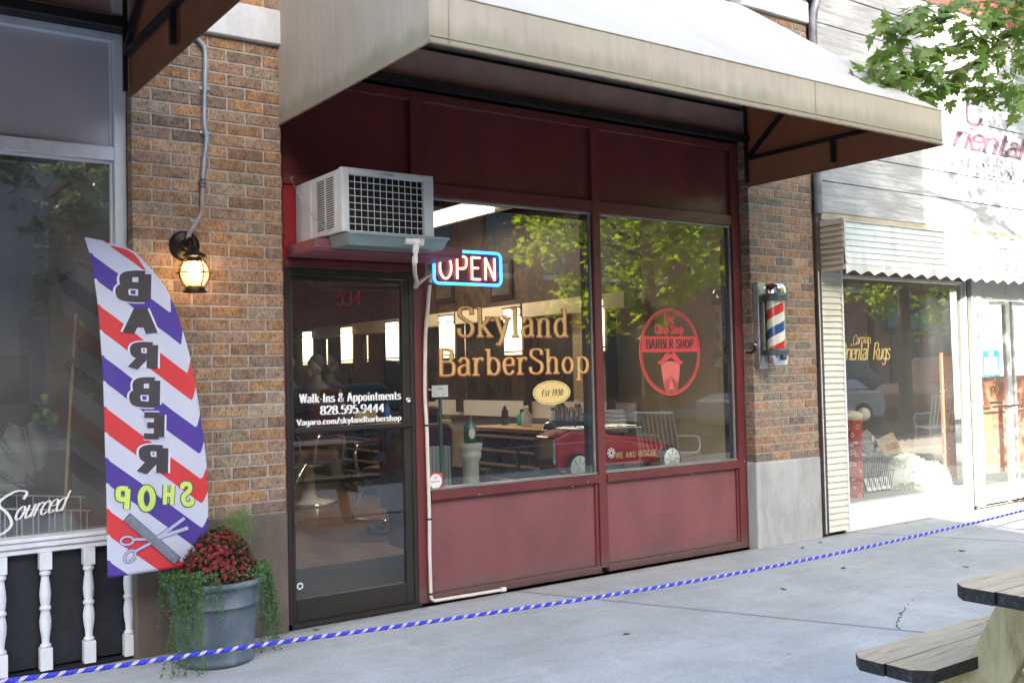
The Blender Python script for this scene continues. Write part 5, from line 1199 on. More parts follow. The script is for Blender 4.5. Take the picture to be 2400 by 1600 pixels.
for ch, cx, cy, w, h in (('B', 305, 671, 88, 58), ('A', 317, 752, 84, 56), ('R', 327, 835, 76, 54), ('B', 332, 919, 76, 56), ('E', 348, 997, 72, 52), ('R', 349, 1078, 80, 58)):
    gw = GL[ch][0]+14; 
    if ch == 'E': w *= .9
    f = px_fn(cx+3, cy, w, h, gw, .02)
    ink(wh, ch, f, 100, 37, 37, 1, 0, 0, sub=5, center=False, mono=True, lift=.00012)
    f2 = lambda u, v, l, f=f: f(u, v, l+.0024)
    ink(bl, ch, f2, 100, 27, 27, 1, 0, 0, sub=5, center=False, mono=True, lift=.00012)
wh.build('letter_outline', FWHT, ft); bl.build('lettering', FBLK, ft)['label'] = 'black reversed letters BARBER down the flag'
gr = MB(); dk = MB()
for ch, cx, cy, w, h, tl_ in (('S', 437, 1157, 27, 48, -.12), ('H', 394, 1159, 28, 46, .05), ('O', 342, 1167, 40, 50, 0), ('P', 287, 1168, 34, 48, .06)):
    f = px_fn(cx, cy, w, h, GL[ch][0]+4, tl_)
    ink(dk, ch, f, 100, 34, 34, 1, 0, 0, sub=5, center=False, mono=True, lift=.00012)
    ink(gr, ch, lambda u, v, l, f=f: f(u, v, l+.0022), 100, 24, 24, 1, 0, 0, sub=5, center=False, mono=True, lift=.00012)
dk.build('shop_outline', FDK, ft); gr.build('shop_lettering', FGRN, ft)['label'] = 'lime green reversed word SHOP'
def pstroke(mb, pts, w, off, closed=False):
    off += .004
    n = len(pts); P = [Vector((*p, 0)) for p in pts]; A_ = []; B_ = []
    for i in range(n):
        a = P[i-1] if (i > 0 or closed) else P[i]; b = P[(i+1) % n] if (i < n-1 or closed) else P[i]; t_ = (b-a).normalized(); nn_ = Vector((-t_.y, t_.x, 0))*w/2
        A_.append(P[i]+nn_); B_.append(P[i]-nn_)
    mb.add([onflag(p.x, p.y, off) for p in A_+B_], [(i, (i+1) % n, n+(i+1) % n, n+i) for i in range(n if closed else n-1)])
def seg(a, b, n=10): return [(a[0]+(b[0]-a[0])*i/n, a[1]+(b[1]-a[1])*i/n) for i in range(n+1)]
m = MB()
rng_ = lambda cx, cy, a, b, rot: [(cx+a*math.cos(t_)*math.cos(rot)-b*math.sin(t_)*math.sin(rot), cy+a*math.cos(t_)*math.sin(rot)+b*math.sin(t_)*math.cos(rot)) for t_ in [i*2*math.pi/20 for i in range(20)]]
pstroke(m, rng_(297, 1266, 15, 9.5, -.1), 4.5, .002, True); pstroke(m, rng_(304, 1302, 16, 10, -.9), 4.5, .002, True)
pstroke(m, seg((312, 1263), (360, 1262)), 6, .0021); pstroke(m, seg((316, 1291), (362, 1266)), 6, .0022); pstroke(m, seg((360, 1262), (440, 1236)), 8, .0023); pstroke(m, seg((362, 1264), (432, 1213)), 7, .0024)
m.build('printed_scissors', M('flag_print_silver', (.42, .42, .58), .6, var=.1), ft)
m = MB()
for P_, w_, c_ in ((rng_(297, 1266, 15, 9.5, -.1), 7, True), (rng_(304, 1302, 16, 10, -.9), 7, True), (seg((312, 1263), (360, 1262)), 8.5, False), (seg((316, 1291), (362, 1266)), 8.5, False), (seg((360, 1262), (441, 1236)), 10.5, False), (seg((362, 1264), (433, 1212)), 9.5, False)): pstroke(m, P_, w_, .0006, c_)
pstroke(m, seg((296, 1210), (416, 1314), 16), 24, .0008); m.build('print_outline', M('flag_print_navy', (.07, .06, .16), .6, var=0), ft)
m = MB(); pstroke(m, seg((298, 1212), (414, 1312), 16), 21, .0030); m.build('printed_comb', FGRY, ft)
m = MB()
for i in range(40):
    s_ = (i+1)/42; a = (298+116*s_-5.0, 1212+100*s_+6.); pstroke(m, [(a[0], a[1]), (a[0]-5.5+10, a[1]+6.5-11)], .9, .0037)
m.build('comb_teeth', M('flag_print_dark_grey', (.08, .08, .10), .6, var=0), ft)

# ================================================================== ROPE, PICNIC TABLE
rope_pts = smooth([(-2.5, -1.6, .62), (-1.0, -1.6, .52), (.537, -1.6, .429), (1.438, -1.6, .394), (2.191, -1.6, .362), (3.137, -1.6, .330), (4.0, -1.6, .315), (4.856, -1.6, .315), (6.0, -1.6, .333), (7.055, -1.6, .362), (9.0, -1.6, .45), (12, -1.6, .65)], 60)
def ropemat():
    t_ = NT('braided_rope'); uv = t_.new('ShaderNodeUVMap'); sx = t_.new('ShaderNodeSeparateXYZ'); t_.link(uv.outputs[0], sx.inputs[0])
    a = t_.math('MULTIPLY', sx.outputs[0], 16.5)
    f = t_.math('FRACT', t_.math('ADD', a, t_.math('MULTIPLY', sx.outputs[1], 1.0)))
    c = t_.ramp(f, [(0, (.035, .05, .55)), (.62, (.72, .72, .86)), (.72, (.62, .20, .36)), (.79, (.70, .70, .84)), (.90, (.035, .05, .55))], 'CONSTANT')
    t_.base(c); t_.set(rough=.7)
    h = t_.math('SINE', t_.math('MULTIPLY', t_.math('ADD', t_.math('MULTIPLY', a, 4), t_.math('MULTIPLY', sx.outputs[1], 2)), 6.2832)); t_.bump(h, .5, .003); return t_.m
m = MB(); m.uv = []
n0 = 10; L_ = 0
for i, p in enumerate(rope_pts):
    if i: L_ += (rope_pts[i]-rope_pts[i-1]).length
    for j in range(n0+1):
        a = 2*math.pi*j/n0; m.v.append(p+Vector((0, math.cos(a), math.sin(a)))*.0083*(1+.08*math.sin(L_*330+a*2))); m.uv.append((L_, j/n0))
for i in range(len(rope_pts)-1):
    for j in range(n0): a = i*(n0+1)+j; m.f.append([a, a+1, a+n0+2, a+n0+1]); m.mi.append(0); m.sm.append(True)
tag(m.build('barrier_rope', ropemat()), 'blue and white braided rope strung across the pavement in front of the shops', 'rope')

def woodm(name, c1, c2, dark, stretch=(.5, 6, 6)):
    t_ = NT(name); g = t_.noise(7, 8, t_.mapping(stretch), rough=.65, dist=1.2)
    c = t_.ramp(g, [(.3, dark), (.42, c1), (.6, c2), (.72, c1)])
    k_ = t_.ramp(t_.noise(26, 5, t_.mapping((.16*stretch[0]*2, stretch[1]*.5, stretch[2]*.5)), rough=.8), [(.62, 0.), (.70, .85)]); c = t_.mix(k_, c, dark)
    kn = t_.ramp(t_.noise(13, 2, t_.mapping((.8, 1.4, 1.4))), [(.76, 0.), (.79, .8)]); c = t_.mix(kn, c, (.04, .025, .015))
    t_.base(c); t_.set(rough=.7, spec=.3); t_.bump(g, .5, .004); return t_.m
WTOP = woodm('weathered_table_boards', (.44, .35, .24), (.55, .46, .33), (.20, .145, .09))
WLEG = woodm('treated_timber', (.46, .40, .215), (.56, .48, .28), (.31, .24, .12), (6, 2, .5))
EDGE = M('black_painted_edge', (.016, .015, .017), .6, var=.5, vs=40, dirt=((.2, .19, .18), 60, (1, 1, 1), .3))
t = thing('picnic_table', 'weathered wooden picnic table with black painted board ends in the bottom right corner', 'picnic table', (3.75, -3.98, 0))
def board(nm, x0, x1, y0, y1, z, th, cl=0, cr=0):
    """board with clipped corners; black painted edges"""
    pts = [(x0, y0+cl), (x0+cl, y0), (x1-cl, y0), (x1, y0+cl), (x1, y1-cr), (x1-cr, y1), (x0+cr, y1), (x0, y1-cr)]
    pts = [p for i, p in enumerate(pts) if p != pts[i-1]]
    k_ = len(pts); m = MB()
    m.add([(a, b, z) for a, b in pts]+[(a, b, z-th) for a, b in pts], [tuple(range(k_))], 0)
    m.add([(a, b, z-th) for a, b in pts], [tuple(range(k_-1, -1, -1))], 0)
    m.add([(a, b, z) for a, b in pts]+[(a, b, z-th) for a, b in pts], [(i, i+k_, (i+1) % k_+k_, (i+1) % k_) for i in range(k_)], 1)
    return m.build(nm, [WTOP, EDGE], t, bevel=.004)
board('table_board', 2.800, 4.7, -3.752, -3.612, .75, .04, 0, .045)
board('table_board', 2.806, 4.7, -3.897, -3.7555, .75, .04)
for i in range(3): board('table_board', 2.803, 4.7, -4.042-i*.145, -3.9005-i*.145, .75, .04, .045 if i == 2 else 0, 0)
board('seat_board', 2.838, 4.66, -3.352, -3.213, .45, .04, 0, .05)
board('seat_board', 2.846, 4.66, -3.494, -3.3555, .45, .04, .05, 0)
board('seat_board', 2.84, 4.66, -4.70, -4.561, .45, .04, .0, .0); board('seat_board', 2.84, 4.66, -4.845, -4.7035, .45, .04, .05, 0)
for x in (3.17, 4.33):
    for sg in (1, -1):
        m = MB(); m.beam((x, -3.98+sg*.655, .012), (x, -3.98+sg*.295, .71), .045, .145, (0, 1, 0)); m.build('leg', WLEG, t, bevel=.004)
    m = MB(); m.box(x+.024, x+.062, -4.78, -3.22, .30, .409); m.build('cross_brace', WLEG, t, bevel=.004)
    m = MB(); m.box(x+.024, x+.062, -4.3, -3.66, .62, .709); m.build('cross_brace', WLEG, t, bevel=.004)
m = MB()
for sg in (1,): m.lathe([(.001, -.008), (.012, -.006), (.014, 0)], (3.126, -3.98+.46, .36), 8, ax='x')
m.build('bolt', GALV, t)

# ================================================================== TREES
MS = [(0, 0), (.10, -.05), (.30, -.16), (.27, -.04), (.52, -.02), (.40, .10), (.50, .18), (.28, .20), (.46, .42), (.34, .42), (.36, .56), (.20, .46), (.13, .44), (.20, .72), (.11, .70), (.0, 1.0)]
MLO = [(0, 0), (.30, -.14), (.50, .0), (.28, .18), (.44, .48), (.14, .44), (.0, 1.0)]
def maple(mb, p, d, u, size, hi=True, mi=0):
    """one maple leaf: five pointed lobes, folded a little along the midrib"""
    d = d.normalized(); s = d.cross(u)
    if s.length < 1e-3: s = d.orthogonal()
    s.normalize(); n_ = s.cross(d); half = MS if hi else MLO
    mid = [p, p+d*size]
    for sg in (1, -1):
        pts = [p+s*(x*sg*size)+d*(y*size)+n_*(-.22*abs(x)*size+.08*size*y*y) for x, y in half]
        mb.add(pts, [tuple(range(len(pts))) if sg > 0 else tuple(range(len(pts)-1, -1, -1))], mi)
rt_ = random.Random(77)
def limb(mb, a, b, r0_, r1_, r, kink=.12):
    n = 7; P = [a.lerp(b, i/n)+rvec(r)*kink*(b-a).length*(.25 if 0 < i < n else 0) for i in range(n+1)]
    mb.tube(smooth(P, 2), [r0_+(r1_-r0_)*i/(2*n) for i in range(2*n+1)], 8); return P
DULL_LEAF = leaf_mat('distant_leaf', (.08, .11, .06), (.13, .16, .09), .4)
def street_tree(name, label, x, y, n_leaf, seed, zc=5.2, rad=(2.6, 2.4, 3.2), hi=False, size=.12, cat='tree', group='maples along the kerb'):
    r = random.Random(seed); t = thing(name, label, cat, (x, y, 0), group)
    m = MB(); base = Vector((x, y, 0)); top = Vector((x+.1, y+.05, zc+rad[2]*.6)); ends = []
    limb(m, base, Vector((x+.03, y, 2.6)), .13, .10, r, .02); limb(m, Vector((x+.03, y, 2.6)), top, .10, .03, r, .05)
    for i in range(16):
        h = r.uniform(2.2, zc+rad[2]*.4); a = i*2.4+r.uniform(-.3, .3); q = Vector((x+.03, y, h)); e = .8*(1-((h+.8-zc)/rad[2]/1.1)**2 if abs(h+.8-zc) < rad[2] else .2)
        tip = q+Vector((math.cos(a)*rad[0]*e, math.sin(a)*rad[1]*e, r.uniform(.3, 1.1))); P = limb(m, q, tip, .035, .008, r); ends += P[2:]
        for k_ in range(3):
            s_ = P[r.randint(2, 6)]; tp = s_+rvec(r)*r.uniform(.4, .8); Q = limb(m, s_, tp, .012, .003, r); ends += Q[3:]
    m.build('trunk', BARK, t)
    m = MB(); cl_ = []
    for i in range(150):
        v = rvec(r)*r.uniform(.35, 1)**.5; q = Vector((x+v.x*rad[0], y+v.y*rad[1], zc+v.z*rad[2])); cl_.append((q, r.uniform(.28, .6)))
    cl_ += [(q, r.uniform(.2, .42)) for q in ends]
    for i in range(n_leaf):
        q, rr_ = r.choice(cl_); v = rvec(r)*rr_*r.random()**.4; v.z *= .5
        maple(m, q+v, Vector((r.gauss(0, 1), r.gauss(0, 1), -.55)), Vector((r.gauss(0, .5), r.gauss(0, .5), 1)), size*r.uniform(.65, 1.2), hi)
    m.build('crown', DULL_LEAF if size > .15 else MAPLE, t); return t
T1 = street_tree('maple_tree', 'kerbside maple whose leafy branch hangs into the top right corner', 9.75, -4.8, 9500, 4, zc=4.8, rad=(2.15, 2.0, 3.0))
T3 = street_tree('maple_tree', 'shaded leafy tree across the road, mirrored dimly in the left shop window', 0.6, -13.6, 11000, 9, zc=6.5, rad=(2.9, 2.4, 3.2), size=.19, group='trees across the road')
T4 = street_tree('maple_tree', 'shaded tree across the road mirrored in the upper pane of the glass door', 5.6, -15.6, 5000, 10, zc=3.9, rad=(2.6, 2.2, 2.6), size=.17, group='trees across the road')
T2 = street_tree('maple_tree', 'kerbside maple farther down the street, seen reflected in the rug shop window', 15.8, -4.9, 7000, 5, zc=5.2)
# the branch that reaches into the picture (part of the first maple)
m = MB(); mb_ = MB()
br = random.Random(31)
def bp_(px, py, y): return at(px, py, y)
main = smooth([Vector((9.75, -4.75, 3.7)), Vector((9.0, -3.5, 4.2)), at(2440, 60, -1.75), at(2340, 108, -1.6), at(2262, 160, -1.5), at(2180, 172, -1.42), at(2110, 150, -1.38), at(2050, 135, -1.35)], 5)
mb_.tube(main, [.03*(1-i/len(main))**1.2+.0035 for i in range(len(main))], 8)
subs = [([at(2440, -30, -1.6), at(2380, 0, -1.5), at(2300, 5, -1.45), at(2230, 15, -1.4), at(2150, 20, -1.38), at(2085, 50, -1.35)]),
        ([at(2340, 108, -1.6), at(2290, 92, -1.5), at(2230, 110, -1.45), at(2170, 120, -1.4), at(2100, 125, -1.35)]),
        ([at(2262, 160, -1.5), at(2240, 190, -1.5), at(2200, 200, -1.5), at(2170, 215, -1.5)]),
        ([at(2420, 70, -1.75), at(2390, 140, -1.7), at(2370, 200, -1.7), at(2350, 235, -1.7)]),
        ([at(2180, 172, -1.42), at(2130, 180, -1.42), at(2060, 165, -1.4), at(2030, 195, -1.4)]),
        ([at(2430, -40, -1.6), at(2410, 60, -1.65), at(2420, 150, -1.7), at(2400, 230, -1.7)]),
        ([at(2300, 130, -1.55), at(2300, 180, -1.55), at(2330, 215, -1.6)]),
        ([at(2230, 15, -1.4), at(2190, 50, -1.4), at(2120, 60, -1.4), at(2100, 75, -1.4)]),
        ([at(2440, 60, -1.75), at(2350, 40, -1.6), at(2320, 60, -1.6), at(2260, 60, -1.55)])]
src = []
for s_ in subs:
    S2 = smooth(s_, 5); mb_.tube(S2, [.007*(1-i/len(S2))+.0015 for i in range(len(S2))], 6); src += S2
src += main[20:]
for q in src:
    for k_ in range(br.choice((2, 3, 3, 4))):
        d = Vector((br.gauss(-.5, .7), br.gauss(0, .7), br.gauss(-.45, .45))); st = q+d.normalized()*br.uniform(.03, .16)
        mb_.tube([q, st], .0012, 3)
        u = Vector((br.gauss(0, .55), br.gauss(-.45, .45), 1)); maple(m, st, Vector((br.gauss(-.35, .6), br.gauss(0, .6), br.gauss(-.5, .4))), u, br.uniform(.075, .135), True)
mb_.build('branch', BARK, T1); m.build('branch_leaves', leaf_mat('near_maple_leaf', (.095, .16, .045), (.165, .26, .075), .4, boost=(1.7, 1.7, .8)), T1)

# ================================================================== ACROSS THE STREET (seen in the window reflections)
WIN_D = M('dark_window', (.03, .035, .045), .08, var=.2)
def town_block(name, label, x0, x1, y0, h, wall, floors, bay, band=None, sill=(.5, .48, .44), skew=0):
    t = thing(name, label, 'building', (x0, y0, 0), 'buildings across the street')
    m = MB()
    for a, b, c, e, f in ((0, 0, 0, -.15, h), (.15, .25, .1, h, h+.45)):
        m.hexa([(x0-a, y0-14-c, e), (x1+a-skew, y0-14-c, e), (x1+a, y0+b, e), (x0-a, y0+b, e), (x0-a, y0-14-c, f), (x1+a-skew, y0-14-c, f), (x1+a, y0+b, f), (x0-a, y0+b, f)])
    m.build('wall', wall, t)
    if band: m = MB(); m.box(x0+.5, x1-.5, y0+.001, y0+.3, 3.0, 3.9); m.build('fascia_board', band, t)
    m = MB(); x = x0+bay*.3
    while x+bay*.7 < x1:
        m.box(x, x+bay*.62, y0+.001, y0+.04, .5, 2.8); x += bay
    m.build('shop_window', WIN_D, t)
    cnt = 0
    for f in range(1, floors):
        x = x0+bay*.4
        while x+bay*.4 < x1 and cnt < 60:
            z = 1.2+f*3.4; m = MB(); m.box(x, x+bay*.34, y0+.002, y0+.05, z, z+1.9); w = m.build('window', WIN_D, t)
            m = MB(); m.box(x-.08, x+bay*.34+.08, y0+.0, y0+.14, z-.16, z-.002); m.box(x-.08, x+bay*.34+.08, y0, y0+.1, z+1.902, z+2.1); m.build('sill', M('pale_stone', sill, .8, var=.1), w)
            x += bay*.8; cnt += 1
    return t
RB = M('far_red_brick', (.30, .12, .08), .9, var=.25, vs=1.2, bump=.2, bs=30); TB = M('far_tan_brick', (.36, .26, .17), .9, var=.2, vs=1.2)
town_block('brick_building', 'tall tan brick building across the street that shades the barber shop, behind the camera', -34, 2.35, -20.5, 13.2, TB, 4, 3.1, skew=4.6)  # side wall slanted along the sun rays purely to set its shadow edge
town_block('brick_building', 'long low red brick building across the street', 7.5, 37, -20.5, 8.2, RB, 2, 2.8)
town_block('brick_building', 'red brick building with a teal shop fascia farther up the street', 37.5, 75, -20.5, 8.6, RB, 2, 3.4, M('teal_fascia', (.04, .22, .24), .6, var=.1))
town_block('brick_building', 'grey building set back behind the gap between the brick buildings across the street', -25, 40, -46, 17, M('far_grey_wall', (.25, .24, .23), .9, var=.2), 3, 3.4)
t = thing('bank_sign', 'blue projecting sign reading Bank across the street, reflected in the left window', 'sign', (1.9, -19.9, 2.2))
m = MB(); m.box(1.35, 3.3, -19.5, -19.3, 2.35, 3.6); m.build('sign_board', M('royal_blue', (.02, .05, .32), .4, var=0), t)
m = MB(); ink(m, 'Bank', lambda u, v, l: Vector((2.3-u, -19.29+l, 2.6+v)), .62, 18, 10, 1, 0, 8); m.build('lettering', WVINYL, t)
m = MB(); m.tube([(3.2, -19.4, -.1), (3.2, -19.4, 2.4)], .06, 8); m.tube([(1.5, -19.4, -.1), (1.5, -19.4, 2.4)], .06, 8); m.build('post', IRON, t)
def car(label, x, y, paint, heading=1, suv=False, pickup=False):
    t = thing('parked_car', label, 'car', (x, y, -.15), 'cars parked across the road')
    L_, H_, W_ = (4.7, 1.75, .93) if suv else (4.6, 1.45, .9)
    prof = [(-L_/2, .45), (-L_/2+.05, .85), (-L_/2+.5, .98 if not suv else 1.05), (-.95, 1.0 if not suv else 1.1), (1.4, 1.0 if not suv else 1.12), (L_/2-.15, .95), (L_/2, .6), (L_/2-.05, .32), (-L_/2+.1, .30)]
    cab = [(-1.25, .98), (-.55, H_), (1.05, H_), (1.75 if not suv else 2.0, 1.0)]
    m = MB()
    for P, w0, w1 in ((prof, W_, W_), (cab, W_*.95, W_*.74)):
        k_ = len(P); zs = [z for _, z in P]; zm, zM = min(zs), max(zs)
        A_ = []; B_ = []
        for px, z in P:
            w = w0+(w1-w0)*((z-zm)/(zM-zm)) if P is cab else w0*(.93+.07*math.sin(math.pi*min(1, (z-.3)/.7)))
            A_.append((x+px*heading, y-w, z-.15)); B_.append((x+px*heading, y+w, z-.15))
        m.add(A_+B_, [tuple(range(k_)), tuple(range(2*k_-1, k_-1, -1))]+[(i, i+k_, (i+1) % k_+k_, (i+1) % k_) for i in range(k_)])
    m.build('body', paint, t, bevel=.06, seg=3)
    m = MB(); zc_ = 1.04 if not suv else 1.14
    for sg in (-1, 1):
        for a, b in ((-.98, .22), (.30, 1.35)):
            w = W_*.9
            m.add([(x+a*heading, y+sg*(w+.0), zc_-.12), (x+b*heading, y+sg*(w+.0), zc_-.12), (x+(b-.08)*heading, y+sg*(W_*.775+.01), H_-.24), (x+(a+.42 if a < 0 else a)*heading, y+sg*(W_*.775+.01), H_-.24)], [(0, 1, 2, 3)])
    m.build('side_window', WIN_D, t)
    for dx in (-1.4, 1.4):
        for sg in (-1, 1):
            m = MB(); cy_ = y+sg*(W_-.10); m.lathe([(.001, -.11), (.33, -.11), (.34, -.07), (.34, .07), (.33, .11), (.001, .11)], (x+dx, cy_, .19), 24, ax='y'); w = m.build('wheel', RUBB, t)
            m = MB(); m.lathe([(.001, sg*.115), (.20, sg*.115), (.21, sg*.10)], (x+dx, cy_, .19), 18, ax='y'); m.build('rim', RUB, w)
    for sg in (-1, 1):
        m = MB(); m.box(x+heading*L_/2-.04, x+heading*L_/2+.02, y+sg*.62-.16, y+sg*.62+.16, .55, .7); m.build('headlight', WHITE_P, t)
    return t
RUBB = M('tyre_rubber', (.02, .02, .02), .8, var=.1)
def paint(n, c): return M(n, c, .2, metal=.1, var=0, spec=.8)
car('white saloon parked across the road, reflected low in the left shop window', -.25, -10.2, paint('white_car_paint', (.75, .76, .78)))
car('dark grey estate parked across the road, reflected in the rug shop window', 23.4, -12.6, paint('grey_car_paint', (.06, .065, .07)), suv=True)
car('silver saloon parked nearer across the road, reflected in the rug shop window', 19.0, -9.9, paint('silver_car_paint', (.5, .52, .55)))
car('orange pickup sized car parked across the road beyond the silver saloon', 25.6, -10.0, paint('orange_car_paint', (.5, .20, .06)), suv=True)
car('dark blue saloon parked across the road, reflected behind the oval emblem', 6.9, -10.1, paint('blue_car_paint', (.03, .05, .12)))
# street furniture that the glass mirrors
def garden_chair(label, x, y, a):
    t = thing('garden_chair', label, 'chair', (0, 0, 0), 'slatted metal garden chairs on the pavement')
    for i in range(8): m = MB(); xx = -.2+i*.4/7; m.tube(smooth([(xx, -.24, .45), (xx, .0, .43), (xx, .18, .45), (xx, .26, .66), (xx, .32, .92)], 4), .009, 6); m.build('slat', WHITE_P, t)
    m = MB(); m.tube([(-.25, .32, .93), (.25, .32, .93)], .013, 8); m.tube([(-.25, .32, .93), (-.25, .2, .45), (-.25, -.25, .45), (.25, -.25, .45), (.25, .2, .45), (.25, .32, .93)], .012, 8); m.build('back_frame', WHITE_P, t)
    for sx_ in (-1, 1):
        m = MB(); m.tube(smooth([(sx_*.25, .26, .68), (sx_*.27, 0, .66), (sx_*.27, -.2, .64), (sx_*.26, -.26, .52), (sx_*.25, -.2, .45)], 4), .011, 6); m.build('armrest', WHITE_P, t)
        for yy in (-.24, .24): m = MB(); m.tube([(sx_*.25, yy*.9, .45), (sx_*.27, yy*1.15, .0)], .012, 6); m.build('leg', WHITE_P, t)
    t.location = (x, y, 0); t.rotation_euler = (0, 0, a); return t
garden_chair('white slatted garden chair reflected behind the red pedal car', 8.1, -2.75, R(75))
g2 = garden_chair('white slatted garden chair farther along, reflected in the rug shop window', 14.2, -3.3, R(30))
g3 = garden_chair('second reflected garden chair turned towards the kerb', 15.6, -3.0, R(-60))

# ================================================================== INSIDE THE BARBER SHOP: FURNITURE
def cabinet(label, y0, y1, x0=5.42, rows=5):
    t = thing('tool_cabinet', label, 'cabinet', (5.7, (y0+y1)/2, .02), 'black drawer cabinets along the barber shop wall')
    m = MB(); m.box(x0, 6.0, y0, y1, .12, .86); m.box(x0+.05, 6.0, y0+.03, y1-.03, .02, .119); m.build('body', M('black_enamel', (.015, .015, .017), .3, var=.1), t, bevel=.006)
    m = MB(); m.box(x0-.02, 6.03, y0-.02, y1+.02, .861, .90); m.build('worktop', woodm('butcher_block', (.40, .24, .11), (.5, .32, .16), (.26, .15, .07), (5, .6, 4)), t, bevel=.004)
    ym = (y0+y1)/2
    for r_ in range(rows):
        for a, b in ((y0+.03, ym-.03), (ym+.03, y1-.03)) if r_ else ((y0+.03, y1-.03),):
            z = .80-r_*.132; m = MB(); m.box(x0-.006, x0-.0005, a, b, z-.09, z+.03); d = m.build('drawer', M('black_drawer', (.02, .02, .022), .3, var=.1), t)
            m = MB(); m.box(x0-.03, x0-.0065, a, b, z+.004, z+.026); m.build('handle', M('brass_bar', (.85, .62, .42), .45, metal=.25, var=.1), d)
    return t
cabinet('black drawer cabinet with brass bars and wooden top behind the left display window', 1.42, 3.0)
cabinet('black drawer cabinet with brass bars seen through the glass door', 4.4, 5.9)
t = thing('tall_wood_cabinet', 'tall narrow light wood cabinet at the back of the door view', 'cabinet', (5.7, 6.15, .02))
m = MB(); m.box(5.6, 6.02, 5.95, 6.35, .02, .98); m.build('body', WLEG, t, bevel=.005)
for z in (.30, .52, .74): m = MB(); m.box(5.59, 5.5995, 5.97, 6.33, z-.09, z+.09); m.build('drawer', WLEG, t)
t = thing('counter_backboard', 'long white backboard and shelf along the wall behind the cabinets', 'shelf', (6.0, 4, .95))
m = MB(); m.box(6.02, 6.05, 1.3, 5.8, .96, 1.125); m.build('board', WHITE_P, t)
CLRS = {'amber': (.35, .15, .03), 'blue': (.05, .15, .5), 'green': (.03, .25, .08), 'clear': (.6, .65, .66), 'white': (.75, .75, .75), 'black': (.02, .02, .02), 'teal': (.03, .35, .30)}
r = random.Random(12)
spots = [(5.62, 1.62, .26, 'amber', 'tall'), (5.75, 1.75, .22, 'blue', 'short'), (5.7, 1.95, .30, 'green', 'capped'), (5.8, 2.2, .18, 'white', 'squat'), (5.65, 2.42, .2, 'clear', 'clear'), (5.75, 2.62, .16, 'teal', 'flat'), (5.7, 2.85, .22, 'black', 'pump'),
         (5.7, 4.6, .2, 'white', 'far'), (5.75, 4.9, .24, 'amber', 'far amber'), (5.7, 5.3, .2, 'blue', 'far blue')]
for i, (x, y, h, c, k_) in enumerate(spots):
    t = thing('product_bottle', f"{k_.replace('far', 'farther').strip()} {c} bottle on the {'near' if y < 4 else 'far'} black cabinet inside the shop", 'bottle', (x, y, .9), 'bottles on the cabinets')
    m = MB(); rr_ = .035+.01*(i % 3); m.lathe([(.001, .9), (rr_, .9), (rr_*1.03, .9+h*.05), (rr_, .9+h*.62), (rr_*.45, .9+h*.78), (rr_*.42, .9+h*.86)], (x, y, 0), 16); m.build('body', M('bottle_'+c, CLRS[c], .15, var=0), t)
    m = MB(); m.lathe([(rr_*.5, .9+h*.86), (rr_*.5, .9+h), (.001, .9+h)], (x, y, 0), 12); m.build('cap', M('bottle_black', (.02, .02, .02), .3, var=0) if i % 2 else WHITE_P, t)
t = thing('clipper_rack', 'black rack holding a row of silver clippers on the near cabinet', 'rack', (5.6, 1.5, .9))
m = MB(); m.box(5.5, 5.6, 1.45, 1.85, .902, .98); m.build('holder', BLKV, t)
for i in range(6): m = MB(); y = 1.48+i*.065; m.tube([(5.55, y, .98), (5.55, y, 1.06), (5.545, y, 1.10)], [.018, .022, .016], 10); m.build('clipper', CHROME, t)
t = thing('paper_towels', 'pile of white towels heaped beside the clipper rack', 'towel', (5.75, 1.3, .9))
m = MB()
for i in range(5): m.box(5.62+.01*i, 5.86-.005*i, 1.22, 1.42-.01*i, .902+i*.035, .932+i*.035)
m.build('towels', M('towel', (.68, .66, .64), .95, var=.08, bump=.4, bs=120), t, bevel=.012, seg=2)
def barber_chair(label, x, y, a):
    t = thing('barber_chair', label, 'barber chair', (0, 0, 0), 'barber chairs in the shop'); V = M('oxblood_vinyl', (.10, .03, .03), .35, var=.2)
    m = MB(); m.lathe([(.001, .0), (.30, .0), (.31, .02), (.28, .04), (.10, .07), (.07, .12), (.06, .42), (.10, .46), (.001, .46)], (0, 0, 0), 28); m.build('base', M('enamel_base', (.50, .45, .34), .25, var=.1), t)
    m = MB(); m.lathe([(.29, .012), (.318, .016), (.318, .03), (.29, .036)], (0, 0, 0), 28); m.build('base_ring', CHROME, t)
    m = MB(); m.box(-.26, .26, -.26, .24, .46, .58); m.build('seat', V, t, bevel=.04, seg=3)
    m = MB(); m.hexa([(-.25, .20, .60), (.25, .20, .60), (.25, .30, .60), (-.25, .30, .60), (-.23, .36, 1.10), (.23, .36, 1.10), (.23, .44, 1.10), (-.23, .44, 1.10)]); m.build('backrest', V, t, bevel=.03, seg=3)
    m = MB(); m.box(-.14, .14, .42, .49, 1.14, 1.26); m.build('headrest', V, t, bevel=.03, seg=2)
    for s_ in (-1, 1):
        m = MB(); m.tube(smooth([(s_*.29, .25, .5), (s_*.31, .24, .74), (s_*.31, .0, .78), (s_*.31, -.24, .76), (s_*.29, -.27, .62), (s_*.27, -.25, .5)], 4), .018, 8); m.box(s_*.31-.035, s_*.31+.035, -.22, .2, .775, .80); m.build('armrest', CHROME, t)
    m = MB(); m.tube(smooth([(-.16, -.24, .48), (-.17, -.42, .34), (-.17, -.52, .16), (-.17, -.62, .16)], 3), .014, 8); m.tube(smooth([(.16, -.24, .48), (.17, -.42, .34), (.17, -.52, .16), (.17, -.62, .16)], 3), .014, 8); m.tube([(-.2, -.6, .165), (.2, -.6, .165)], .014, 8); m.box(-.18, .18, -.62, -.50, .145, .155); m.build('footrest', CHROME, t)
    t.location = (x, y, .02); t.rotation_euler = (0, 0, a); return t
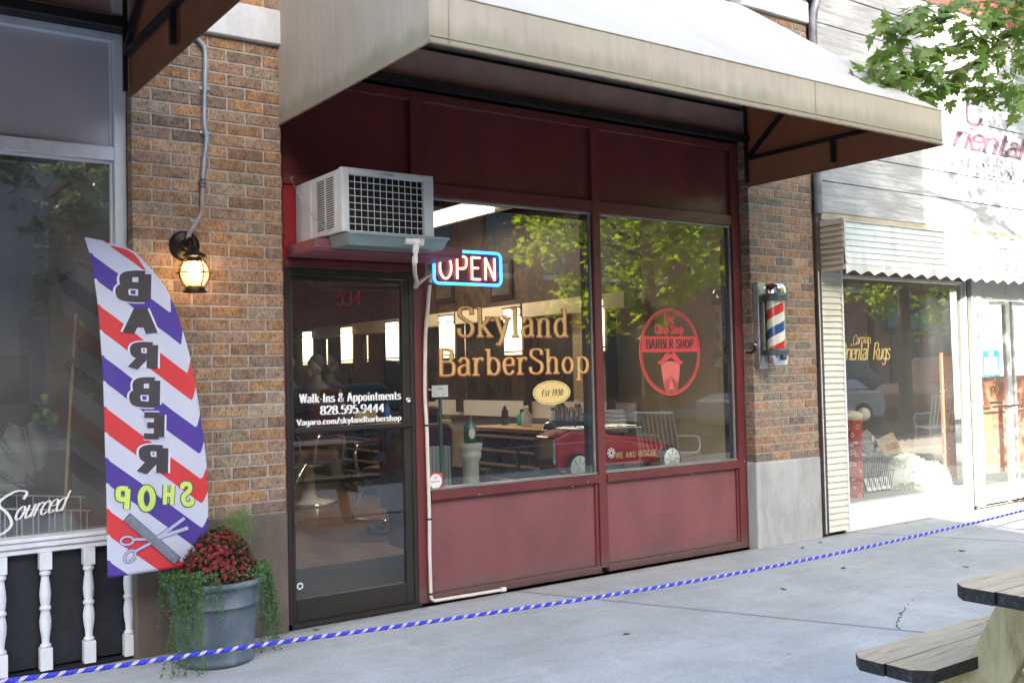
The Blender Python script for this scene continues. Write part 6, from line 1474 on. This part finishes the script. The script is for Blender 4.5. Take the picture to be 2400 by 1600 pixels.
barber_chair('oxblood and chrome barber chair just inside the glass door', 4.45, 2.75, R(-60))
barber_chair('barber chair with a cream enamel base farther inside, at the left of the door view', 4.55, 5.0, R(-60))
t = thing('waiting_armchair', 'dark maroon waiting armchair behind the lower left corner of the display window', 'armchair', (3.95, 1.35, .02)); V = M('maroon_upholstery', (.085, .022, .032), .8, var=.2, bump=.3, bs=120)
m = MB(); m.box(3.72, 4.34, 1.62, 1.80, .35, 1.02); m.build('backrest', V, t, bevel=.06, seg=3)
m = MB(); m.box(3.78, 4.28, 1.12, 1.619, .25, .48); m.build('seat', V, t, bevel=.05, seg=3)
for x in (3.70, 4.29): m = MB(); m.box(x, x+.078, 1.1, 1.61, .1, .68); m.build('armrest', V, t, bevel=.03, seg=2)
t = thing('striped_cushion', 'pale grey striped cushion board leaning behind the bottom left of the display window', 'cushion', (3.8, .95, .3))
def stripe():
    t_ = NT('grey_stripes'); sx = t_.new('ShaderNodeSeparateXYZ'); t_.link(t_.coord(), sx.inputs[0])
    t_.base(t_.ramp(t_.math('FRACT', t_.math('MULTIPLY', sx.outputs[0], 30)), [(0, (.40, .44, .46)), (.85, (.10, .12, .13))], 'CONSTANT')); t_.set(rough=.9); return t_.m
m = MB(); m.box(3.58, 3.86, .90, .98, .45, .895); m.build('cover', stripe(), t, bevel=.015, seg=2)
m = MB(); m.box(3.62, 3.82, .91, .97, .02, .449); m.build('stand', BLKV, t)
t = thing('plaster_column', 'white plaster column stand with a small green bottle on top behind the display window', 'column', (3.83, .6, .02))
m = MB(); m.lathe([(.001, .02), (.085, .02), (.085, .06), (.06, .09), (.058, .80), (.075, .83), (.078, .86), (.07, .87), (.085, .89), (.085, .93), (.001, .93)], (3.83, .6, 0), 24); m.build('shaft', M('plaster', (.42, .40, .34), .8, var=.1), t)
t = thing('display_bottle', 'green and clear glass bottle with an oval white label on the plaster column', 'bottle', (3.83, .6, .93))
m = MB(); m.lathe([(.001, .932), (.042, .932), (.046, .99), (.042, 1.05), (.015, 1.085), (.015, 1.12), (.001, 1.12)], (3.83, .6, 0), 18); m.build('body', M('dark_green_glass', (.02, .09, .04), .1, var=0), t)
m = MB(); disc(m, 3.815, 1.0, .026, .036, .551); m.build('label', M('cream_label', (.6, .6, .5), .7, var=0), t)
t = thing('certificate_card', 'small white licence card on a green stand behind the left display window', 'card', (3.33, .2, 1.2))
m = MB(); m.box(3.29, 3.41, .20, .206, 1.27, 1.345); m.build('card', WVINYL, t)
m = MB(); ink(m, 'LICENSE', flat(3.35, 1.318, .199), .010, 14, 12, 1.1); [m.box(3.305+i*.06, 3.335+i*.06, .1985, .1995, 1.285, 1.287) for i in range(2)]; m.build('print', BLKV, t)
m = MB(); m.tube([(3.36, .22, .6), (3.36, .22, 1.28)], .012, 8); m.build('stand', M('dark_green_paint', (.02, .10, .07), .5, var=0), t)
# sculpture figures in the door view
for nm, y, lab in (('plaster_figure', 7.3, 'grey plaster bust of a bearded man on the counter in the door view'), ('plaster_figure', 8.3, 'second grey plaster bust at the left edge of the door view')):
    t = thing(nm, lab, 'sculpture', (5.7, y, .9), 'plaster busts'); G_ = M('aged_plaster', (.22, .19, .165), .8, var=.3, vs=12, bump=.8, bs=25)
    m = MB(); m.lathe([(.001, .9), (.24, .9), (.27, 1.0), (.30, 1.14), (.27, 1.26), (.16, 1.34), (.085, 1.38), (.08, 1.45), (.001, 1.46)], (0, 0, 0), 24)
    for v in m.v: v.x = 5.7+v.x*.6; v.y = y+v.y*1.15+.012*math.sin(v.z*40)
    m.build('torso', G_, t)
    m = MB(); m.ball((5.68, y, 1.57), .105, 10, sz=1.25); m.ball((5.60, y, 1.48), .055, 8, sz=1.2); m.ball((5.585, y, 1.57), .02, 6); m.build('head', G_, t)
    m = MB(); m.ball((5.71, y, 1.61), .11, 10, sz=1.15); m.build('hair', M('dark_plaster', (.06, .05, .05), .9, var=.2, bump=1, bs=40), t)
t = thing('arched_headboard', 'dark arched cabinet top behind the farther lamps in the door view', 'cabinet', (5.9, 6.1, .9))
m = MB(); pts = [Vector((5.9, 5.0, .9))]+[Vector((5.9, 5.85+.85*math.cos(R(a)), 1.25+.38*math.sin(R(a)))) for a in range(0, 181, 10)]+[Vector((5.9, 6.7, .9))]; m.slab(pts, (1, 0, 0), .06); m.build('panel', M('ebony', (.02, .016, .012), .4, var=.2), t)
for i, (y, z0, z1, lab) in enumerate(((3.35, 2.2, 2.6, 'square framed photograph above the cream band'), (4.5, 2.25, 2.7, 'pale framed drawing above the cream band, beside the neon sign'), (5.4, 2.3, 2.65, 'small framed print above the band seen from the door'))):
    t = thing('framed_picture', lab, 'picture', (6.05, y, z0), 'pictures above the cream band')
    m = MB(); m.box(6.03, 6.058, y-.2, y+.2, z0, z1); m.build('frame', IRON, t, bevel=.004)
    m = MB(); m.box(6.026, 6.0299, y-.16, y+.16, z0+.04, z1-.04); m.build('print', M('print_'+str(i), ((.04, .035, .03), (.06, .045, .03), (.12, .115, .10), (.05, .03, .02))[i], .5, var=.6, vs=9), t)
# window display with the red pedal car
m = MB(); m.box(4.66, 5.97, .31, .95, .55, .60); m.build('display_ledge_top', M('display_shelf', (.50, .45, .38), .6, var=.1), kind='structure')
t = thing('pedal_car', 'red toy pedal fire car with white wheels in the right display window', 'toy car', (5.1, .62, .60))
RP = paint('pedal_red', (.42, .013, .018)); c0 = .62
prof = [(4.53, .70), (4.50, .93), (4.64, .985), (4.93, .965), (5.02, .93), (5.25, .905), (5.40, .88), (5.75, .80), (5.84, .72), (5.75, .68), (5.1, .69)]
m = MB(); k_ = len(prof)
A_ = [Vector((x, c0-.135+(.05 if i > 6 else 0), z)) for i, (x, z) in enumerate(prof)]; B_ = [Vector((x, c0+.135-(.05 if i > 6 else 0), z)) for i, (x, z) in enumerate(prof)]
m.add(A_+B_, [tuple(range(k_)), tuple(range(2*k_-1, k_-1, -1))]+[(i, i+k_, (i+1) % k_+k_, (i+1) % k_) for i in range(k_)]); m.build('body', RP, t, bevel=.02, seg=3)
for x in (4.68, 5.62):
    for sg in (-1, 1):
        m = MB(); m.lathe([(.001, -.02), (.10, -.02), (.108, 0), (.10, .02), (.001, .02)], (x, c0+sg*.165, .709), 24, ax='y'); w = m.build('wheel', RUBB, t)
        m = MB(); m.lathe([(.001, sg*.024), (.082, sg*.024), (.086, sg*.018)], (x, c0+sg*.165, .709), 20, ax='y'); m.lathe([(.001, sg*.034), (.022, sg*.034), (.026, sg*.024)], (x, c0+sg*.165, .709), 16, ax='y'); m.build('hubcap', WHITE_P, w)
        m = MB()
        for q_ in range(8): a = q_*math.pi/4; m.beam((x+.026*math.cos(a), c0+sg*.1905, .709+.026*math.sin(a)), (x+.074*math.cos(a), c0+sg*.1905, .709+.074*math.sin(a)), .006, .004, (0, 1, 0))
        m.build('spoke', CHROME, w)
m = MB(); m.box(4.485, 4.508, c0-.12, c0+.12, .74, .92); m.build('radiator_grille', CHROME, t)
m = MB(); m.lathe([(.001, 1.045), (.035, 1.035), (.05, 1.0), (.062, .99)], (4.55, c0, 0), 18); m.tube([(4.55, c0, .98), (4.55, c0, 1.04)], .008, 6); m.build('bell', CHROME, t)
m = MB(); m.tube([(4.93, c0, .96), (4.86, c0, 1.02)], .01, 6); m.tube([(4.855+.02*math.sin(a*math.pi/8), c0+.08*math.cos(a*math.pi/8), 1.02+.07*math.sin(a*math.pi/8)) for a in range(16)], .008, 6, closed=True); m.build('steering_wheel', BLKV, t)
m = MB()
for sg in (-1, 1): m.tube([(4.62, c0+sg*.15, .99), (5.35, c0+sg*.13, .97)], .009, 6)
for i in range(7): m.tube([(4.68+i*.1, c0-.148, .985), (4.68+i*.1, c0+.148, .985)], .006, 5)
m.build('ladder', CHROME, t)
m = MB(); ink(m, 'FIRE AND RESCUE', flat(5.27, .745, c0-.1372), .042, 16, 12, 1.15, 0, 10, center=True, lift=.0002); m.build('lettering', GOLD, t)
m = MB()
for i in range(8):
    a = i*math.pi/4; m.add([(5.03+.012*math.cos(a), c0-.1372, .79+.012*math.sin(a)), (5.03+.04*math.cos(a-.28), c0-.1376, .79+.04*math.sin(a-.28)), (5.03+.04*math.cos(a+.28), c0-.1376, .79+.04*math.sin(a+.28))], [(0, 1, 2)])
annulus(m, 5.03, .79, .022, .022, .012, .012, c0-.138, 20); m.build('fire_badge', WVINYL, t)

# fallen leaves and scraps on the pavement
LM = [M('dry_leaf', (.20, .10, .05), .8, var=.3), M('dead_leaf', (.07, .05, .04), .8, var=.3)]
for i, (px, py, c, lab) in enumerate(((732, 1458, 0, 'curled brown leaf against the dark bronze door sill'), (748, 1475, 1, 'tiny dark leaf on the pavement below the door'), (1879, 1284, 0, 'reddish scrap on the pavement below the grey concrete base'), (1920, 1271, 1, 'dark speck of leaf by the siding column foot'),
        (2128, 1226, 1, 'dark curled leaf on the pavement in front of the rug shop base'), (1841, 1380, 1, 'small dark leaf in the middle of the pavement'), (2250, 1291, 1, 'dark leaf on the sunny side of the rope'), (2270, 1328, 0, 'brown leaf above the picnic table top'), (1472, 1483, 1, 'small dark leaf near the slab joint'), (1975, 1331, 1, 'flat thin leaf beyond the slab crack'))):
    w = fw + rt*((px-1200)/F) + dn*((py-800)/F); q = CAM+w*((.004-CAM.z)/w.z)
    m = MB(); rr_ = random.Random(i+40); maple(m, q, Vector((rr_.gauss(0, 1), rr_.gauss(0, 1), .1)), Vector((rr_.gauss(0, .3), rr_.gauss(0, .3), 1)), (.085 if i == 0 else .045), True)
    for v in m.v: v.z = max(v.z, .004)
    tag(m.build('fallen_leaf', LM[c]), lab, 'leaf', 'fallen leaves on the pavement')
